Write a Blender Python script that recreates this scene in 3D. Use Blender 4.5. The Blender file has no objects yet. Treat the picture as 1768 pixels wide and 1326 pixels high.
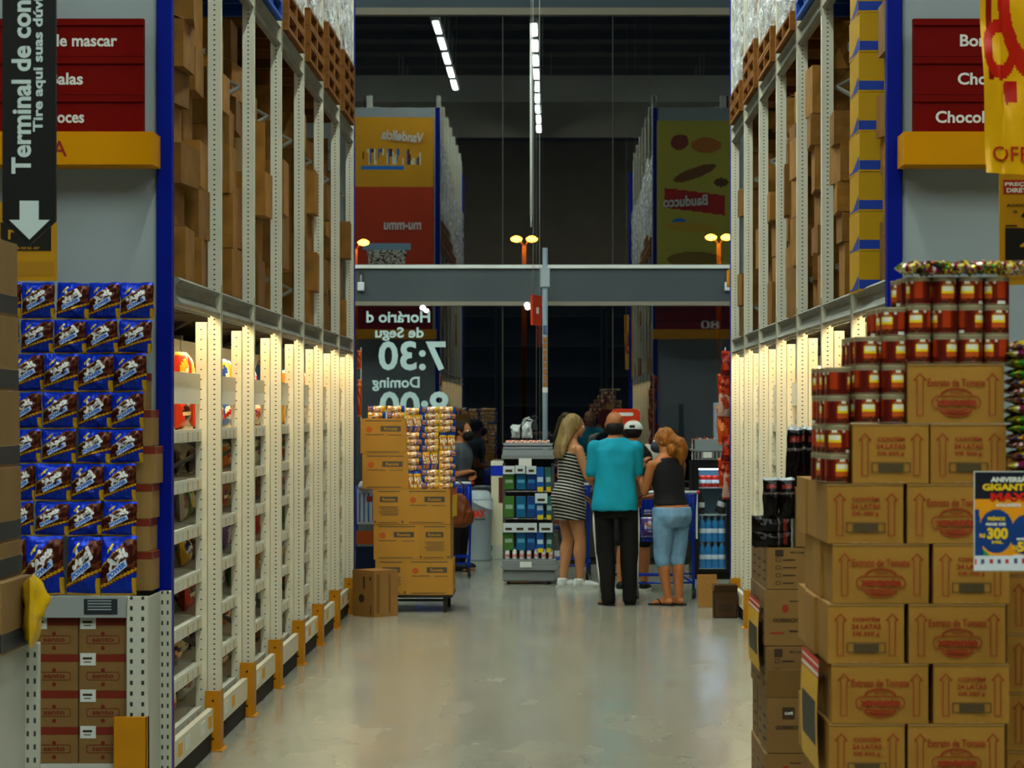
import bpy, bmesh, math, random
from mathutils import Vector, Matrix, noise
S = bpy.context.scene; C = S.collection
PI = math.pi
# ---------------------------------------------------------------- camera, world, exposure
F, CX, CY, EH = 4174.4, 952.0, 708.0, 1.7      # focal length and horizon in pixels of the 1768x1326 frame; eye height
cd = bpy.data.cameras.new('camera'); cam = bpy.data.objects.new('camera', cd); C.objects.link(cam); S.camera = cam
cam.location = (0, 0, EH); cam.rotation_euler = (PI/2, 0, 0)
cd.sensor_width = 36; cd.lens = 85; cd.clip_end = 400
cd.shift_x = -(CX-884)/1768; cd.shift_y = (CY-663)/1768
cd.dof.use_dof = True; cd.dof.focus_distance = 13.5; cd.dof.aperture_fstop = 7.0
W = bpy.data.worlds.new('night_sky'); S.world = W; W.use_nodes = True
W.node_tree.nodes['Background'].inputs[0].default_value = (.02, .03, .045, 1)
W.node_tree.nodes['Background'].inputs[1].default_value = .10
vs = S.view_settings; vs.view_transform = 'Standard'; vs.look = 'None'; vs.exposure = 0.7; vs.gamma = 1; vs.use_curve_mapping = False
S.cycles.max_bounces = 6; S.cycles.diffuse_bounces = 3; S.cycles.glossy_bounces = 4; S.cycles.transparent_max_bounces = 12
S.cycles.use_denoising = True; S.cycles.sample_clamp_indirect = 6
def P(px, py, d): return Vector(((px-CX)*d/F, d, EH-(py-CY)*d/F))
# ---------------------------------------------------------------- materials
def lin(h):
    if isinstance(h, (tuple, list)): return tuple(h)+(1,) if len(h) == 3 else tuple(h)
    h = h.lstrip('#'); o = []
    for i in (0, 2, 4):
        c = int(h[i:i+2], 16)/255; o.append(c/12.92 if c <= .04045 else ((c+.055)/1.055)**2.4)
    return (*o, 1)
MATS = {}
def pm(name, col, rough=.55, metal=0, var=0, scale=8, bump=0, bscale=60, orand=0, spec=.22, stretch=None):
    """procedural principled material: var = noise mottling, orand = tint differing from object to object"""
    if name in MATS: return MATS[name]
    m = bpy.data.materials.new(name); m.use_nodes = True; MATS[name] = m
    nt = m.node_tree; N = nt.nodes; L = nt.links; b = N['Principled BSDF']
    c = lin(col) if col != 'VC' else None
    b.inputs['Roughness'].default_value = rough; b.inputs['Metallic'].default_value = metal
    b.inputs['Specular IOR Level'].default_value = spec
    tc = N.new('ShaderNodeTexCoord'); src = tc.outputs['Object']
    if stretch:
        mp = N.new('ShaderNodeMapping'); mp.inputs['Scale'].default_value = stretch; L.new(src, mp.inputs['Vector']); src = mp.outputs[0]
    if c is None:
        a = N.new('ShaderNodeAttribute'); a.attribute_name = 'Col'; out = a.outputs['Color']
    else:
        r = N.new('ShaderNodeRGB'); r.outputs[0].default_value = c; out = r.outputs[0]
    if var:
        nz = N.new('ShaderNodeTexNoise'); nz.inputs['Scale'].default_value = scale; nz.inputs['Detail'].default_value = 5
        L.new(src, nz.inputs['Vector'])
        mr = N.new('ShaderNodeMapRange'); mr.inputs[1].default_value = .3; mr.inputs[2].default_value = .7
        mr.inputs[3].default_value = 1-var; mr.inputs[4].default_value = 1+var*.6; L.new(nz.outputs['Fac'], mr.inputs[0])
        hs = N.new('ShaderNodeHueSaturation'); L.new(out, hs.inputs['Color']); L.new(mr.outputs[0], hs.inputs['Value']); out = hs.outputs[0]
    if orand:
        oi = N.new('ShaderNodeObjectInfo'); mr = N.new('ShaderNodeMapRange'); mr.inputs[3].default_value = 1-orand; mr.inputs[4].default_value = 1+orand*.6
        L.new(oi.outputs['Random'], mr.inputs[0]); hs = N.new('ShaderNodeHueSaturation'); L.new(out, hs.inputs['Color']); L.new(mr.outputs[0], hs.inputs['Value'])
        out = hs.outputs[0]
    L.new(out, b.inputs['Base Color'])
    if bump:
        nz = N.new('ShaderNodeTexNoise'); nz.inputs['Scale'].default_value = bscale; nz.inputs['Detail'].default_value = 4; L.new(src, nz.inputs['Vector'])
        bp = N.new('ShaderNodeBump'); bp.inputs['Strength'].default_value = bump; bp.inputs['Distance'].default_value = .01
        L.new(nz.outputs['Fac'], bp.inputs['Height']); L.new(bp.outputs[0], b.inputs['Normal'])
    return m
def emit(name, col, e):
    if name in MATS: return MATS[name]
    m = bpy.data.materials.new(name); m.use_nodes = True; MATS[name] = m
    b = m.node_tree.nodes['Principled BSDF']; b.inputs['Base Color'].default_value = (.8, .8, .8, 1)
    b.inputs['Emission Color'].default_value = lin(col); b.inputs['Emission Strength'].default_value = e
    return m
def math_(N, L, op, a, b=None):
    n = N.new('ShaderNodeMath'); n.operation = op
    for i, v in enumerate((a, b)):
        if v is None: continue
        if isinstance(v, (int, float)): n.inputs[i].default_value = v
        else: L.new(v, n.inputs[i])
    return n.outputs[0]
def perf(name, col, pitch, hw, duty, xs=(0,), rough=.45):
    """sheet steel punched with columns of slots at local x in xs, on the faces that look along y"""
    if name in MATS: return MATS[name]
    m = pm(name, col, rough, 0, .06, 6); nt = m.node_tree; N = nt.nodes; L = nt.links; b = N['Principled BSDF']
    tc = N.new('ShaderNodeTexCoord'); sp = N.new('ShaderNodeSeparateXYZ'); L.new(tc.outputs['Object'], sp.inputs[0])
    f = math_(N, L, 'FRACT', math_(N, L, 'DIVIDE', sp.outputs['Z'], pitch))
    iz = math_(N, L, 'LESS_THAN', f, duty); tot = None
    for x in xs:
        h = math_(N, L, 'LESS_THAN', math_(N, L, 'ABSOLUTE', math_(N, L, 'SUBTRACT', sp.outputs['X'], x)), hw)
        tot = h if tot is None else math_(N, L, 'MAXIMUM', tot, h)
    ge = N.new('ShaderNodeNewGeometry'); sn = N.new('ShaderNodeSeparateXYZ'); L.new(ge.outputs['True Normal'], sn.inputs[0])
    ny = math_(N, L, 'GREATER_THAN', math_(N, L, 'ABSOLUTE', sn.outputs['Y']), .7)
    hole = math_(N, L, 'MULTIPLY', math_(N, L, 'MULTIPLY', iz, tot), ny)
    old = b.inputs['Base Color'].links[0].from_socket
    mx = N.new('ShaderNodeMix'); mx.data_type = 'RGBA'; L.new(hole, mx.inputs['Factor']); L.new(old, mx.inputs[6]); mx.inputs[7].default_value = (.03, .025, .018, 1)
    L.new(mx.outputs[2], b.inputs['Base Color'])
    return m
# ---------------------------------------------------------------- mesh building
class MB:
    def __init__(s): s.v = []; s.f = []; s.m = []; s.c = []; s.sm = []
    def add(s, vs, fs, m=0, cols=None, smooth=False):
        o = len(s.v); s.v += [tuple(v) for v in vs]
        for i, f in enumerate(fs):
            s.f.append([o+k for k in f]); s.m.append(m); s.sm.append(smooth); s.c.append(cols[i] if cols else None)
        return s
    def box(s, x0, x1, y0, y1, z0, z1, m=0, M=None):
        v = [Vector((x, y, z)) for x in (x0, x1) for y in (y0, y1) for z in (z0, z1)]
        if M: v = [M @ p for p in v]
        return s.add(v, [(0,1,3,2), (4,6,7,5), (0,4,5,1), (2,3,7,6), (0,2,6,4), (1,5,7,3)], m)
    def cyl(s, a, b, r, r2=None, n=12, m=0, smooth=True):
        a = Vector(a); b = Vector(b); r2 = r if r2 is None else r2; d = (b-a).normalized()
        u = d.orthogonal().normalized(); w = d.cross(u); v = []
        for p, rr in ((a, r), (b, r2)):
            for i in range(n):
                t = 2*PI*i/n; v.append(p+(u*math.cos(t)+w*math.sin(t))*rr)
        s.add(v, [(i, (i+1) % n, n+(i+1) % n, n+i) for i in range(n)], m, smooth=smooth)
        o = len(s.v)-2*n
        for ring in (list(range(n))[::-1], list(range(n, 2*n))):
            s.f.append([o+k for k in ring]); s.m.append(m); s.sm.append(False); s.c.append(None)
        return s
    def tube(s, pts, r, n=8, m=0):
        pts = [Vector(p) for p in pts]; v = []; u = None
        for i, p in enumerate(pts):
            d = (pts[min(i+1, len(pts)-1)]-pts[max(i-1, 0)]).normalized()
            u = d.orthogonal().normalized() if u is None else (u-d*u.dot(d)).normalized()
            w = d.cross(u); rr = r[i] if isinstance(r, (list, tuple)) else r
            v += [p+(u*math.cos(2*PI*k/n)+w*math.sin(2*PI*k/n))*rr for k in range(n)]
        fs = [(i*n+k, i*n+(k+1) % n, (i+1)*n+(k+1) % n, (i+1)*n+k) for i in range(len(pts)-1) for k in range(n)]
        fs += [tuple(range(n))[::-1], tuple(range((len(pts)-1)*n, len(pts)*n))]
        return s.add(v, fs, m, smooth=True)
    def lathe(s, prof, n=24, m=0, o=(0, 0, 0), paint=None, sub=None):
        v = [(o[0]+r*math.cos(2*PI*k/n), o[1]+r*math.sin(2*PI*k/n), o[2]+z) for r, z in prof for k in range(n)]
        fs = []; cs = []
        for i in range(len(prof)-1):
            for k in range(n):
                fs.append((i*n+k, i*n+(k+1) % n, (i+1)*n+(k+1) % n, (i+1)*n+k))
                if paint: cs.append(lin(paint((k+.5)/n, i)))
        if prof[0][0] > 0: fs.append(tuple(range(n))[::-1]); cs.append(lin(paint(0, 0)) if paint else None)
        if prof[-1][0] > 0: fs.append(tuple(range((len(prof)-1)*n, len(prof)*n))); cs.append(lin(paint(0, len(prof)-2)) if paint else None)
        return s.add(v, fs, m, cs if paint else None, smooth=True)
    def grid(s, fn, nu, nv, m=0, paint=None, smooth=True, flip=False):
        v = [fn(i/nu, j/nv) for j in range(nv+1) for i in range(nu+1)]; fs = []; cs = []
        for j in range(nv):
            for i in range(nu):
                a = j*(nu+1)+i; f = (a, a+1, a+nu+2, a+nu+1); fs.append(f[::-1] if flip else f)
                if paint: cs.append(lin(paint((i+.5)/nu, (j+.5)/nv)))
        return s.add(v, fs, m, cs if paint else None, smooth=smooth)
    def prism(s, poly, a, b, axis='y', m=0, M=None):
        n = len(poly); v = []
        for t in (a, b):
            for p, q in poly:
                c = {'y': (p, t, q), 'x': (t, p, q), 'z': (p, q, t)}[axis]; v.append(M @ Vector(c) if M else c)
        return s.add(v, [(i, (i+1) % n, n+(i+1) % n, n+i) for i in range(n)]+[tuple(range(n))[::-1], tuple(range(n, 2*n))], m)
    def mesh(s, name, mats, bevel=0, seg=1):
        me = bpy.data.meshes.new(name); me.from_pydata(s.v, [], s.f)
        for t in (mats if isinstance(mats, (list, tuple)) else [mats]): me.materials.append(t)
        for p, i, q in zip(me.polygons, s.m, s.sm): p.material_index = i; p.use_smooth = q
        if any(c is not None for c in s.c):
            ca = me.color_attributes.new('Col', 'FLOAT_COLOR', 'CORNER'); buf = []
            for p, c in zip(me.polygons, s.c): buf += list(c or (.5, .5, .5, 1))*p.loop_total
            ca.data.foreach_set('color', buf)
        bm = bmesh.new(); bm.from_mesh(me)
        if bevel: bmesh.ops.bevel(bm, geom=bm.edges[:], offset=bevel, segments=seg, affect='EDGES', clamp_overlap=True)
        bmesh.ops.recalc_face_normals(bm, faces=bm.faces[:]); bm.to_mesh(me); bm.free()
        me.update(); return me
    def build(s, name, mats, parent=None, loc=(0, 0, 0), rot=(0, 0, 0), bevel=0, seg=1):
        return obj(name, s.mesh(name, mats, bevel, seg), parent, loc, rot)
def obj(name, me, parent=None, loc=(0, 0, 0), rot=(0, 0, 0), sc=(1, 1, 1)):
    o = bpy.data.objects.new(name, me); C.objects.link(o); o.parent = parent
    o.location = loc; o.rotation_euler = rot; o.scale = sc; return o
def tag(o, label, cat, group=None, kind=None):
    if label: o['label'] = label
    if cat: o['category'] = cat
    if group: o['group'] = group
    if kind: o['kind'] = kind
    return o
def thing(name, label, cat, loc=(0, 0, 0), rz=0, group=None):
    return tag(obj(name, None, None, loc, (0, 0, rz)), label, cat, group)
def struct(name, mb, mats, **k):
    o = mb.build(name, mats, **k); o['kind'] = 'structure'; return o
KIDS = {}
def kids(root): 
    if root.name not in KIDS: KIDS[root.name] = [(c, [g for g in C.objects if g.parent == c]) for c in C.objects if c.parent == root]
    return KIDS[root.name]
def dup(root, loc, rz=0, label=None, group=None, sc=None, rot=None):
    ks = kids(root)
    r = root.copy(); C.objects.link(r); r.location = loc; r.rotation_euler = rot if rot else (0, 0, rz)
    if sc: r.scale = sc
    if label: r['label'] = label
    if group: r['group'] = group
    for c, gs in ks:
        d = c.copy(); C.objects.link(d); d.parent = r
        for g in gs:
            e = g.copy(); C.objects.link(e); e.parent = d
    return r
class Proto:
    """first use moves the prototype itself, later uses copy it"""
    def __init__(s, o): s.o = o; s.used = False
    def put(s, loc, rz=0, label=None, group=None, sc=None, rot=None):
        if not s.used:
            s.used = True; o = s.o; kids(o); o.location = loc; o.rotation_euler = rot if rot else (0, 0, rz)
            if sc: o.scale = sc
            if label: o['label'] = label
            if group: o['group'] = group
            return o
        return dup(s.o, loc, rz, label, group, sc, rot)
    def drop(s):
        if not s.used:
            for c, gs in kids(s.o):
                for g in gs: bpy.data.objects.remove(g)
                bpy.data.objects.remove(c)
            bpy.data.objects.remove(s.o)
TXT = {}
def tmesh(s, size, bold=0, ext=.0006, align='CENTER', sx=1, mat=None, shear=0, space=1):
    k = (s, size, bold, align, sx, mat.name, shear)
    if k not in TXT:
        cu = bpy.data.curves.new('t', 'FONT'); cu.body = s; cu.size = size; cu.extrude = ext; cu.offset = bold; cu.align_x = align; cu.align_y = 'CENTER'
        cu.resolution_u = 3; cu.shear = shear; cu.space_character = space; cu.space_line = .8
        o = bpy.data.objects.new('t', cu); C.objects.link(o); bpy.context.view_layer.update()
        me = bpy.data.meshes.new_from_object(o.evaluated_get(bpy.context.evaluated_depsgraph_get()))
        bpy.data.objects.remove(o); bpy.data.curves.remove(cu)
        if sx != 1:
            for v in me.vertices: v.co.x *= sx
        me.materials.clear(); me.materials.append(mat); me.name = 'lettering'; TXT[k] = me
    return TXT[k]
def text(s, size, mat, parent, loc, rz=0, spin=0, name='lettering', **k):
    """upright lettering that faces -y (rz=0); spin turns it in its own plane"""
    M = Matrix.Rotation(rz, 4, 'Z') @ Matrix.Rotation(PI/2, 4, 'X') @ Matrix.Rotation(spin, 4, 'Z')
    return obj(name, tmesh(s, size, mat=mat, **k), parent, loc, M.to_euler())
TG = {}
def tgeo(s, bold):
    if (s, bold) not in TG:
        me = tmesh(s, 1, bold=bold, ext=0, mat=pm('tmp', '#000000')); vs_ = [v.co.copy() for v in me.vertices]
        x0, x1 = min(v.x for v in vs_), max(v.x for v in vs_); y0, y1 = min(v.y for v in vs_), max(v.y for v in vs_)
        TG[(s, bold)] = ([((v.x-(x0+x1)/2)/(x1-x0), (v.y-(y0+y1)/2)/(y1-y0)) for v in vs_], [tuple(p.vertices) for p in me.polygons])
    return TG[(s, bold)]
def ptext(mb, s, w, h, cx, cz, y, m, bold=.02, fn=None, spin=0):
    """printed lettering added to a mesh, filling a w x h box centred on (cx, cz) in the plane y"""
    vs_, fs = tgeo(s, bold); o = []
    for a, b in vs_:
        a *= w; b *= h
        if spin: a, b = a*math.cos(spin)-b*math.sin(spin), a*math.sin(spin)+b*math.cos(spin)
        o.append(fn(a, b) if fn else (cx+a, y, cz+b))
    mb.add(o, fs, m)
def ring(mb, outer, inner, y, m):
    n = len(outer); mb.add([(a, y, b) for a, b in outer+inner], [(i, (i+1) % n, n+(i+1) % n, n+i) for i in range(n)], m)
def rrect(cx, cz, w, h, r, n=5):
    o = []
    for k, (sx, sz) in enumerate(((1, 1), (-1, 1), (-1, -1), (1, -1))):
        for i in range(n+1):
            t = k*PI/2+i*PI/2/n; o.append((cx+sx*(w/2-r)+r*math.cos(t), cz+sz*(h/2-r)+r*math.sin(t)))
    return o
ORD = 'lowest second third fourth fifth sixth seventh eighth ninth tenth eleventh twelfth thirteenth fourteenth fifteenth'.split()
NTH = 'first second third fourth fifth sixth seventh eighth ninth tenth eleventh twelfth'.split()
# ---------------------------------------------------------------- ceiling lights (each row hangs on thin rods)
LAMP = emit('tube_light', '#eafcf2', 118)
white_metal = pm('white_sheet_steel', '#b9bcb4', .5)
def light_proto():
    t = thing('ceiling_light', 'tube', 'ceiling light')
    MB().box(-.07, .07, -.72, .72, 0, .06).build('housing', white_metal, t, bevel=.008)
    MB().box(-.04, .04, -.56, .56, -.012, .0).build('tube', LAMP, t)
    for s in (-1, 1): MB().cyl((0, s*.55, .06), (0, s*.55, .8), .004, n=6).build('hanging_rod', white_metal, t)
    return Proto(t)
LP = light_proto()
rows = [(-.26, [6.6+1.62*k for k in range(9)], 7.5, 'in the row over the aisle centre'),
        (-1.73, [13.3+1.62*k for k in range(8)], 7.5, 'in the row over the left rack'),
        (5.6, [13.3+1.62*k for k in range(8)], 7.5, 'in the added fill row beyond the right rack'),  # this row and its mirror are added out of view as ambient fill
        (-5.6, [13.3+1.62*k for k in range(8)], 7.5, 'in the added fill row beyond the left rack'),
        (-3.3, [-4.6+1.62*k for k in range(6)], 8.75, 'in the second added fill row before the girder'),  # near rows added out of view to brighten the end panels
        (3.3, [-4.6+1.62*k for k in range(6)], 8.75, 'in the fourth added fill row before the girder'),
        (-6.8, [-4.6+1.62*k for k in range(6)], 8.75, 'in the first added fill row before the girder'),
        (6.8, [-4.6+1.62*k for k in range(6)], 8.75, 'in the fifth added fill row before the girder'),
        (0, [-4.6+1.62*k for k in range(6)], 8.75, 'in the third added fill row before the girder')]
for x, ys, z, w in rows:
    for k, y in enumerate(ys):
        LP.put((x, y, z), label='white tube ceiling light, %s %s' % (NTH[k], w), group='tube ceiling lights')
# ---------------------------------------------------------------- the setting
def floor_mat():
    m = pm('polished_concrete', '#8f8c7e', .22, 0, .05, .9, spec=.6); nt = m.node_tree; N = nt.nodes; L = nt.links; b = N['Principled BSDF']
    tc = N.new('ShaderNodeTexCoord'); mp = N.new('ShaderNodeMapping'); mp.inputs['Scale'].default_value = (2.2, .8, 1); L.new(tc.outputs['Object'], mp.inputs[0])
    nz = N.new('ShaderNodeTexNoise'); nz.inputs['Scale'].default_value = 1.1; nz.inputs['Detail'].default_value = 4; nz.inputs['Roughness'].default_value = .5; L.new(mp.outputs[0], nz.inputs[0])
    r = N.new('ShaderNodeMapRange'); r.inputs[1].default_value = .2; r.inputs[2].default_value = .8; r.inputs[3].default_value = .14; r.inputs[4].default_value = .26
    L.new(nz.outputs['Fac'], r.inputs[0]); L.new(r.outputs[0], b.inputs['Roughness'])
    n2 = N.new('ShaderNodeTexNoise'); n2.inputs['Scale'].default_value = 2.4; n2.inputs['Detail'].default_value = 5; n2.inputs['Roughness'].default_value = .55; L.new(mp.outputs[0], n2.inputs[0])
    cr = N.new('ShaderNodeMapRange'); cr.inputs[1].default_value = .2; cr.inputs[2].default_value = .85; cr.inputs[3].default_value = 0; cr.inputs[4].default_value = .35; L.new(n2.outputs['Fac'], cr.inputs[0])
    old = b.inputs['Base Color'].links[0].from_socket; mx = N.new('ShaderNodeMix'); mx.data_type = 'RGBA'
    L.new(cr.outputs[0], mx.inputs['Factor']); L.new(old, mx.inputs[6]); mx.inputs[7].default_value = lin('#74705f'); L.new(mx.outputs[2], b.inputs['Base Color'])
    b.inputs['Specular IOR Level'].default_value = .6
    return m
GY = 28.2
struct('floor', MB().box(-16, 16, -14, GY+.1, -.1, 0), floor_mat())
struct('ground', MB().box(-60, 60, GY+.1, 110, -.2, -.06), pm('asphalt', '#17181a', .8, 0, .2, 3))
dark = pm('dark_roof_steel', '#4a433a', .7, 0, .15, 2)
mb = MB().box(-16, 16, -14, GY+.1, 9.6, 9.8)
for k in range(22): mb.box(-16, 16, -13+1.9*k, -12.9+1.9*k, 9.42, 9.6)
struct('ceiling', mb, dark)
def corr(x0, x1, y, z0, z1, sgn):       # horizontally ribbed cladding facing sgn
    mb = MB(); z = z0; k = 0
    while z < z1:
        mb.box(x0, x1, min(y, y+sgn*.03), max(y, y+sgn*.03), z, min(z+.12, z1)); mb.box(x0, x1, y-.02, y, z+.12, min(z+.2, z1+.08)); z += .2
    return mb
struct('wall_back', corr(-16, 16, -14, 0, 9.6, 1), pm('brown_cladding', '#8a7862', .7, 0, .12, 2))
for n, x in (('wall_left', -16.1), ('wall_right', 16)): struct(n, MB().box(x, x+.1, -14, GY, 0, 9.6), pm('plaster_grey', '#5a5f5c', .8))
for i_, x_b in enumerate((-9, -6, -3, 0, 3, 6, 9)):  # dark racks added to darken the reflection in the lower glass
    t_ = thing('added_dark_rack', 'added dark rack against the back wall, darkens the reflection in the glass, %s along' % 'first second third fourth fifth sixth seventh'.split()[i_], 'rack', (x_b, -12.9, 0), 0, 'added dark racks at the back wall')
    dk = pm('added_rack_dark', '#1a1713', .8, 0, .2, 3)
    for s_ in (-1.42, 1.42): MB().box(s_-.04, s_+.04, -.5, .5, 0, 4.9).build('post', dk, t_)
    for k_2 in range(6): MB().box(-1.38, 1.38, -.5, .5, .1+.85*k_2, .16+.85*k_2).build('shelf_board', dk, t_)
    MB().box(-1.38, 1.38, -.52, -.5, 0, 4.9).build('back_sheet', dk, t_)
tg = thing('roof_girder', 'pale painted roof girder spanning the hall above the near cross aisle', 'girder', (0, 5.0, 0))
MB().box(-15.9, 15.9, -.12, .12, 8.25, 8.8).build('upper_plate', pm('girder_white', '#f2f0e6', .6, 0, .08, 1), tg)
MB().box(-15.9, 15.9, -.06, .06, 7.5, 8.25).build('lower_plate', pm('girder_darker', '#b4ac98', .6, 0, .08, 1), tg)  # lower plate has a darker tone than the upper
# glass front: two sheets of glass, a grey band between them and a grey band on top
def glass_mat():
    m = bpy.data.materials.new('shop_glass'); m.use_nodes = True; N = m.node_tree.nodes; L = m.node_tree.links; N.clear()
    o = N.new('ShaderNodeOutputMaterial'); t = N.new('ShaderNodeBsdfTransparent'); t.inputs[0].default_value = (.72, .75, .74, 1)
    g = N.new('ShaderNodeBsdfGlossy'); g.inputs['Roughness'].default_value = 0; g.inputs['Color'].default_value = (.95, .97, 1, 1)
    x = N.new('ShaderNodeMixShader'); x.inputs[0].default_value = .19; L.new(t.outputs[0], x.inputs[1]); L.new(g.outputs[0], x.inputs[2]); L.new(x.outputs[0], o.inputs[0])
    return m
GL = glass_mat(); sg = GY/F
def gz(py): return EH-(py-CY)*sg
def gx(px): return (px-CX)*sg
alu = pm('grey_aluminium', '#8d9294', .45, .3, .04, 3); band = pm('band_grey_panel', '#4a5154', .55, 0, .05, 2)
for n, z0, z1 in (('window_1', .06, gz(527)), ('window_2', gz(462), gz(27))):
    w = struct(n, MB().box(-15.9, 15.9, GY, GY+.008, z0, z1), GL)
    fr = MB()
    for px in (-1400, -1000, -500, -100, 300, 868, 1058, 1300, 1700, 2200, 2700): fr.box(gx(px)-.006, gx(px)+.006, GY-.004, GY+.012, z0, z1)
    fr.build('window_frame', pm('joint_grey', '#3d3a33', .5), w)
    m2 = MB()
    for px in (926, 932): m2.box(gx(px)-.004, gx(px)+.004, GY-.004, GY+.012, z0, z1)
    m2.build('window_joint', pm('joint_grey', '#3d3a33', .5), w)
struct('trim_1', MB().box(-15.9, 15.9, GY-.06, GY+.05, gz(522), gz(464)), band)
struct('trim_2', MB().box(-15.9, 15.9, GY-.10, GY+.05, gz(464), gz(458)), pm('trim_white', '#e4e6df', .4))
struct('trim_3', MB().box(-15.9, 15.9, GY-.08, GY+.05, gz(528), gz(521)), pm('trim_beige', '#8a8272', .5))
struct('trim_4', MB().box(-15.9, 15.9, GY-.08, GY+.05, gz(27), gz(15)), pm('trim_beige', '#8a8272', .5))
struct('wall_front', MB().box(-15.9, 15.9, GY-.05, GY+.05, gz(15), 9.6), pm('front_grey_panel', '#4a565e', .6, 0, .05, 1))
struct('baseboard_front', MB().box(-15.9, 15.9, GY-.03, GY+.04, 0, .06), pm('base_white', '#b9bab4', .5))
# opening hours stuck on the outside of the glass, so they read mirrored from in here
decal = pm('glass_decal', '#c3dcda', .6)
dt = thing('opening_hours_decal', 'pale opening hours lettering stuck on the lower shop glass, mirrored from inside', 'lettering', (0, GY-.003, 0))
def dec(s, pxr, pyc, cap, bold=.004, sx=1.0):
    text(s, cap/.70*sg, decal, dt, (gx(pxr), 0, gz(pyc)), rz=PI, align='LEFT', bold=bold, sx=sx, ext=.0008)
dec('Horário d', 744, 548, 19, .0045, 1.02); dec('de Segu', 732, 575, 17, .0045, 1.12); dec('7:30', 771, 617, 47, .012, 1.02)
dec('Doming', 726, 661, 18, .0045, 1.0); dec('8:00', 776, 704, 47, .012, 1.05)
# street lamps outside
yl = emit('sodium_lamp', '#ff9a2a', 32)
pole_m = pm('lamp_post_paint', '#b07a3a', .5)
for px, py, k in ((905, 414, 'nearer the middle of the glass front'), (1241, 411, 'behind the yellow reflected banner'), (614, 420, 'at the left end of the glass front')):
    p = P(px, py, 62); t = thing('street_lamp', 'twin-headed orange street lamp outside in the dark, %s' % k, 'street lamp', (p.x, p.y, -.06), 0, 'street lamps outside')
    h = p.z+.06
    MB().cyl((0, 0, 0), (0, 0, h-.15), .09, .05, 8).build('pole', pole_m, t)
    for s in (-1, 1):
        MB().tube([(0, 0, h-.2), (s*.12, 0, h-.02), (s*.28, 0, h+.02)], .025, 6).build('arm', pole_m, t)
        MB().lathe([(.02, -.06), (.12, -.03), (.15, .03), (.08, .08), (.01, .1)], 12, o=(s*.2, 0, h)).build('lamp_head', yl, t)
# ---------------------------------------------------------------- racks
R = random.Random(11)
YP = [10.78+1.35*i for i in range(8)]
cream = pm('cream_enamel', '#c9c3ac', .4, 0, .05, 5)
perf_rack = perf('rack_post_steel', '#cdc9b6', .025, .0048, .27, (0,))
perf_gond = perf('gondola_post_steel', '#d6cfb8', .05, .004, .12, (0,))
yellow = pm('guard_yellow', '#b87806', .45, 0, .12, 9)
beam_m = pm('beam_enamel', '#77756a', .5, 0, .3, 7, stretch=(1, .4, 4))
blue = pm('corner_blue', '#021680', .45, spec=.08)
blackm = pm('gap_shade_and_black_parts', '#16130f', .7)  # black parts, and the shade painted under the kick rails
SIDES = [(-1, 1.655, 'behind the chocolate pouches'), (1, 1.505, 'behind the tomato cans')]
mb = MB(); mb.prism([(-.0325, -.025), (.0325, -.025), (.0325, .03), (.022, .03), (.022, -.012), (-.022, -.012), (-.022, .03), (-.0325, .03)], 0, 6.4, 'z')
ME_POST = mb.mesh('front_post', perf_rack)
mb = MB(); mb.prism([(-.029, -.02), (.029, -.02), (.029, .02), (-.029, .02)], .1, 2.14, 'z'); ME_GOND = mb.mesh('gondola_post', perf_gond, bevel=.003)
mb = MB(); mb.prism([(-.04, -.05), (.04, -.05), (.04, .05), (-.04, .05)], 0, 6.4, 'z'); ME_REAR = mb.mesh('rear_post', perf_rack)
def brace_mesh():
    mb = MB(); z = .5; s = 0
    while z < 6:
        a, b = ((.05, z), (1.0, z+.5)) if s % 2 == 0 else ((1.0, z), (.05, z+.5))
        mb.tube([(a[0], 0, a[1]), (b[0], 0, b[1])], .016, 4); z += .5; s += 1
    return mb
ME_BR = {}
for sg_ in (-1, 1):
    b_ = brace_mesh(); b_.v = [(sg_*x, y, z) for x, y, z in b_.v]; ME_BR[sg_] = b_.mesh('brace', pm('brace_zinc', '#6e6b60', .5, .2))
def guard_mesh():
    mb = MB().box(-.04, .035, -.075, -.069, 0, .30).box(.029, .035, -.069, .06, 0, .30).box(-.055, .05, -.10, .08, 0, .006)
    mb.cyl((.0, -.077, .25), (.0, -.073, .25), .008, n=8, m=1).cyl((.0, -.077, .06), (.0, -.073, .06), .008, n=8, m=1)
    return mb
ME_GD = {}
for sg_ in (-1, 1):
    b_ = guard_mesh(); b_.v = [(-sg_*x, y, z) for x, y, z in b_.v]; ME_GD[sg_] = b_.mesh('foot_guard', [yellow, blackm], bevel=.0015)
# ---- beams, shelves and lights between two frames
def bay_y(i): return (YP[i]+YP[i+1])/2
mb = MB().prism([(0, 0), (.03, 0), (.045, .012), (.03, .03), (.018, .05), (.018, .085), (.03, .10), (.045, .112), (.03, .125), (0, .125)], -.645, .645, 'y')
BM = {}
for sg_ in (-1, 1):
    b_ = MB(); b_.v = [(-sg_*x, y, z) for x, y, z in mb.v]; b_.f = list(mb.f); b_.m = list(mb.m); b_.c = list(mb.c); b_.sm = list(mb.sm)
    c_ = MB()
    c_.box(min(-sg_*.02, -sg_*.05), max(-sg_*.02, -sg_*.05), .655, .678, -.03, .155)
    BM[sg_] = (b_.mesh('rail', beam_m), c_.mesh('end_connector', pm('connector_enamel', '#8f8975', .5)))
warm = emit('shelf_tube_warm', '#ffe0a8', 42)
shelfm = pm('shelf_enamel', '#cfc9b4', .4); rail_m = pm('price_rail', '#d8d3c2', .35); clear = None
deck_m = pm('mezz_deck', '#3a3226', .7)
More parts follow.
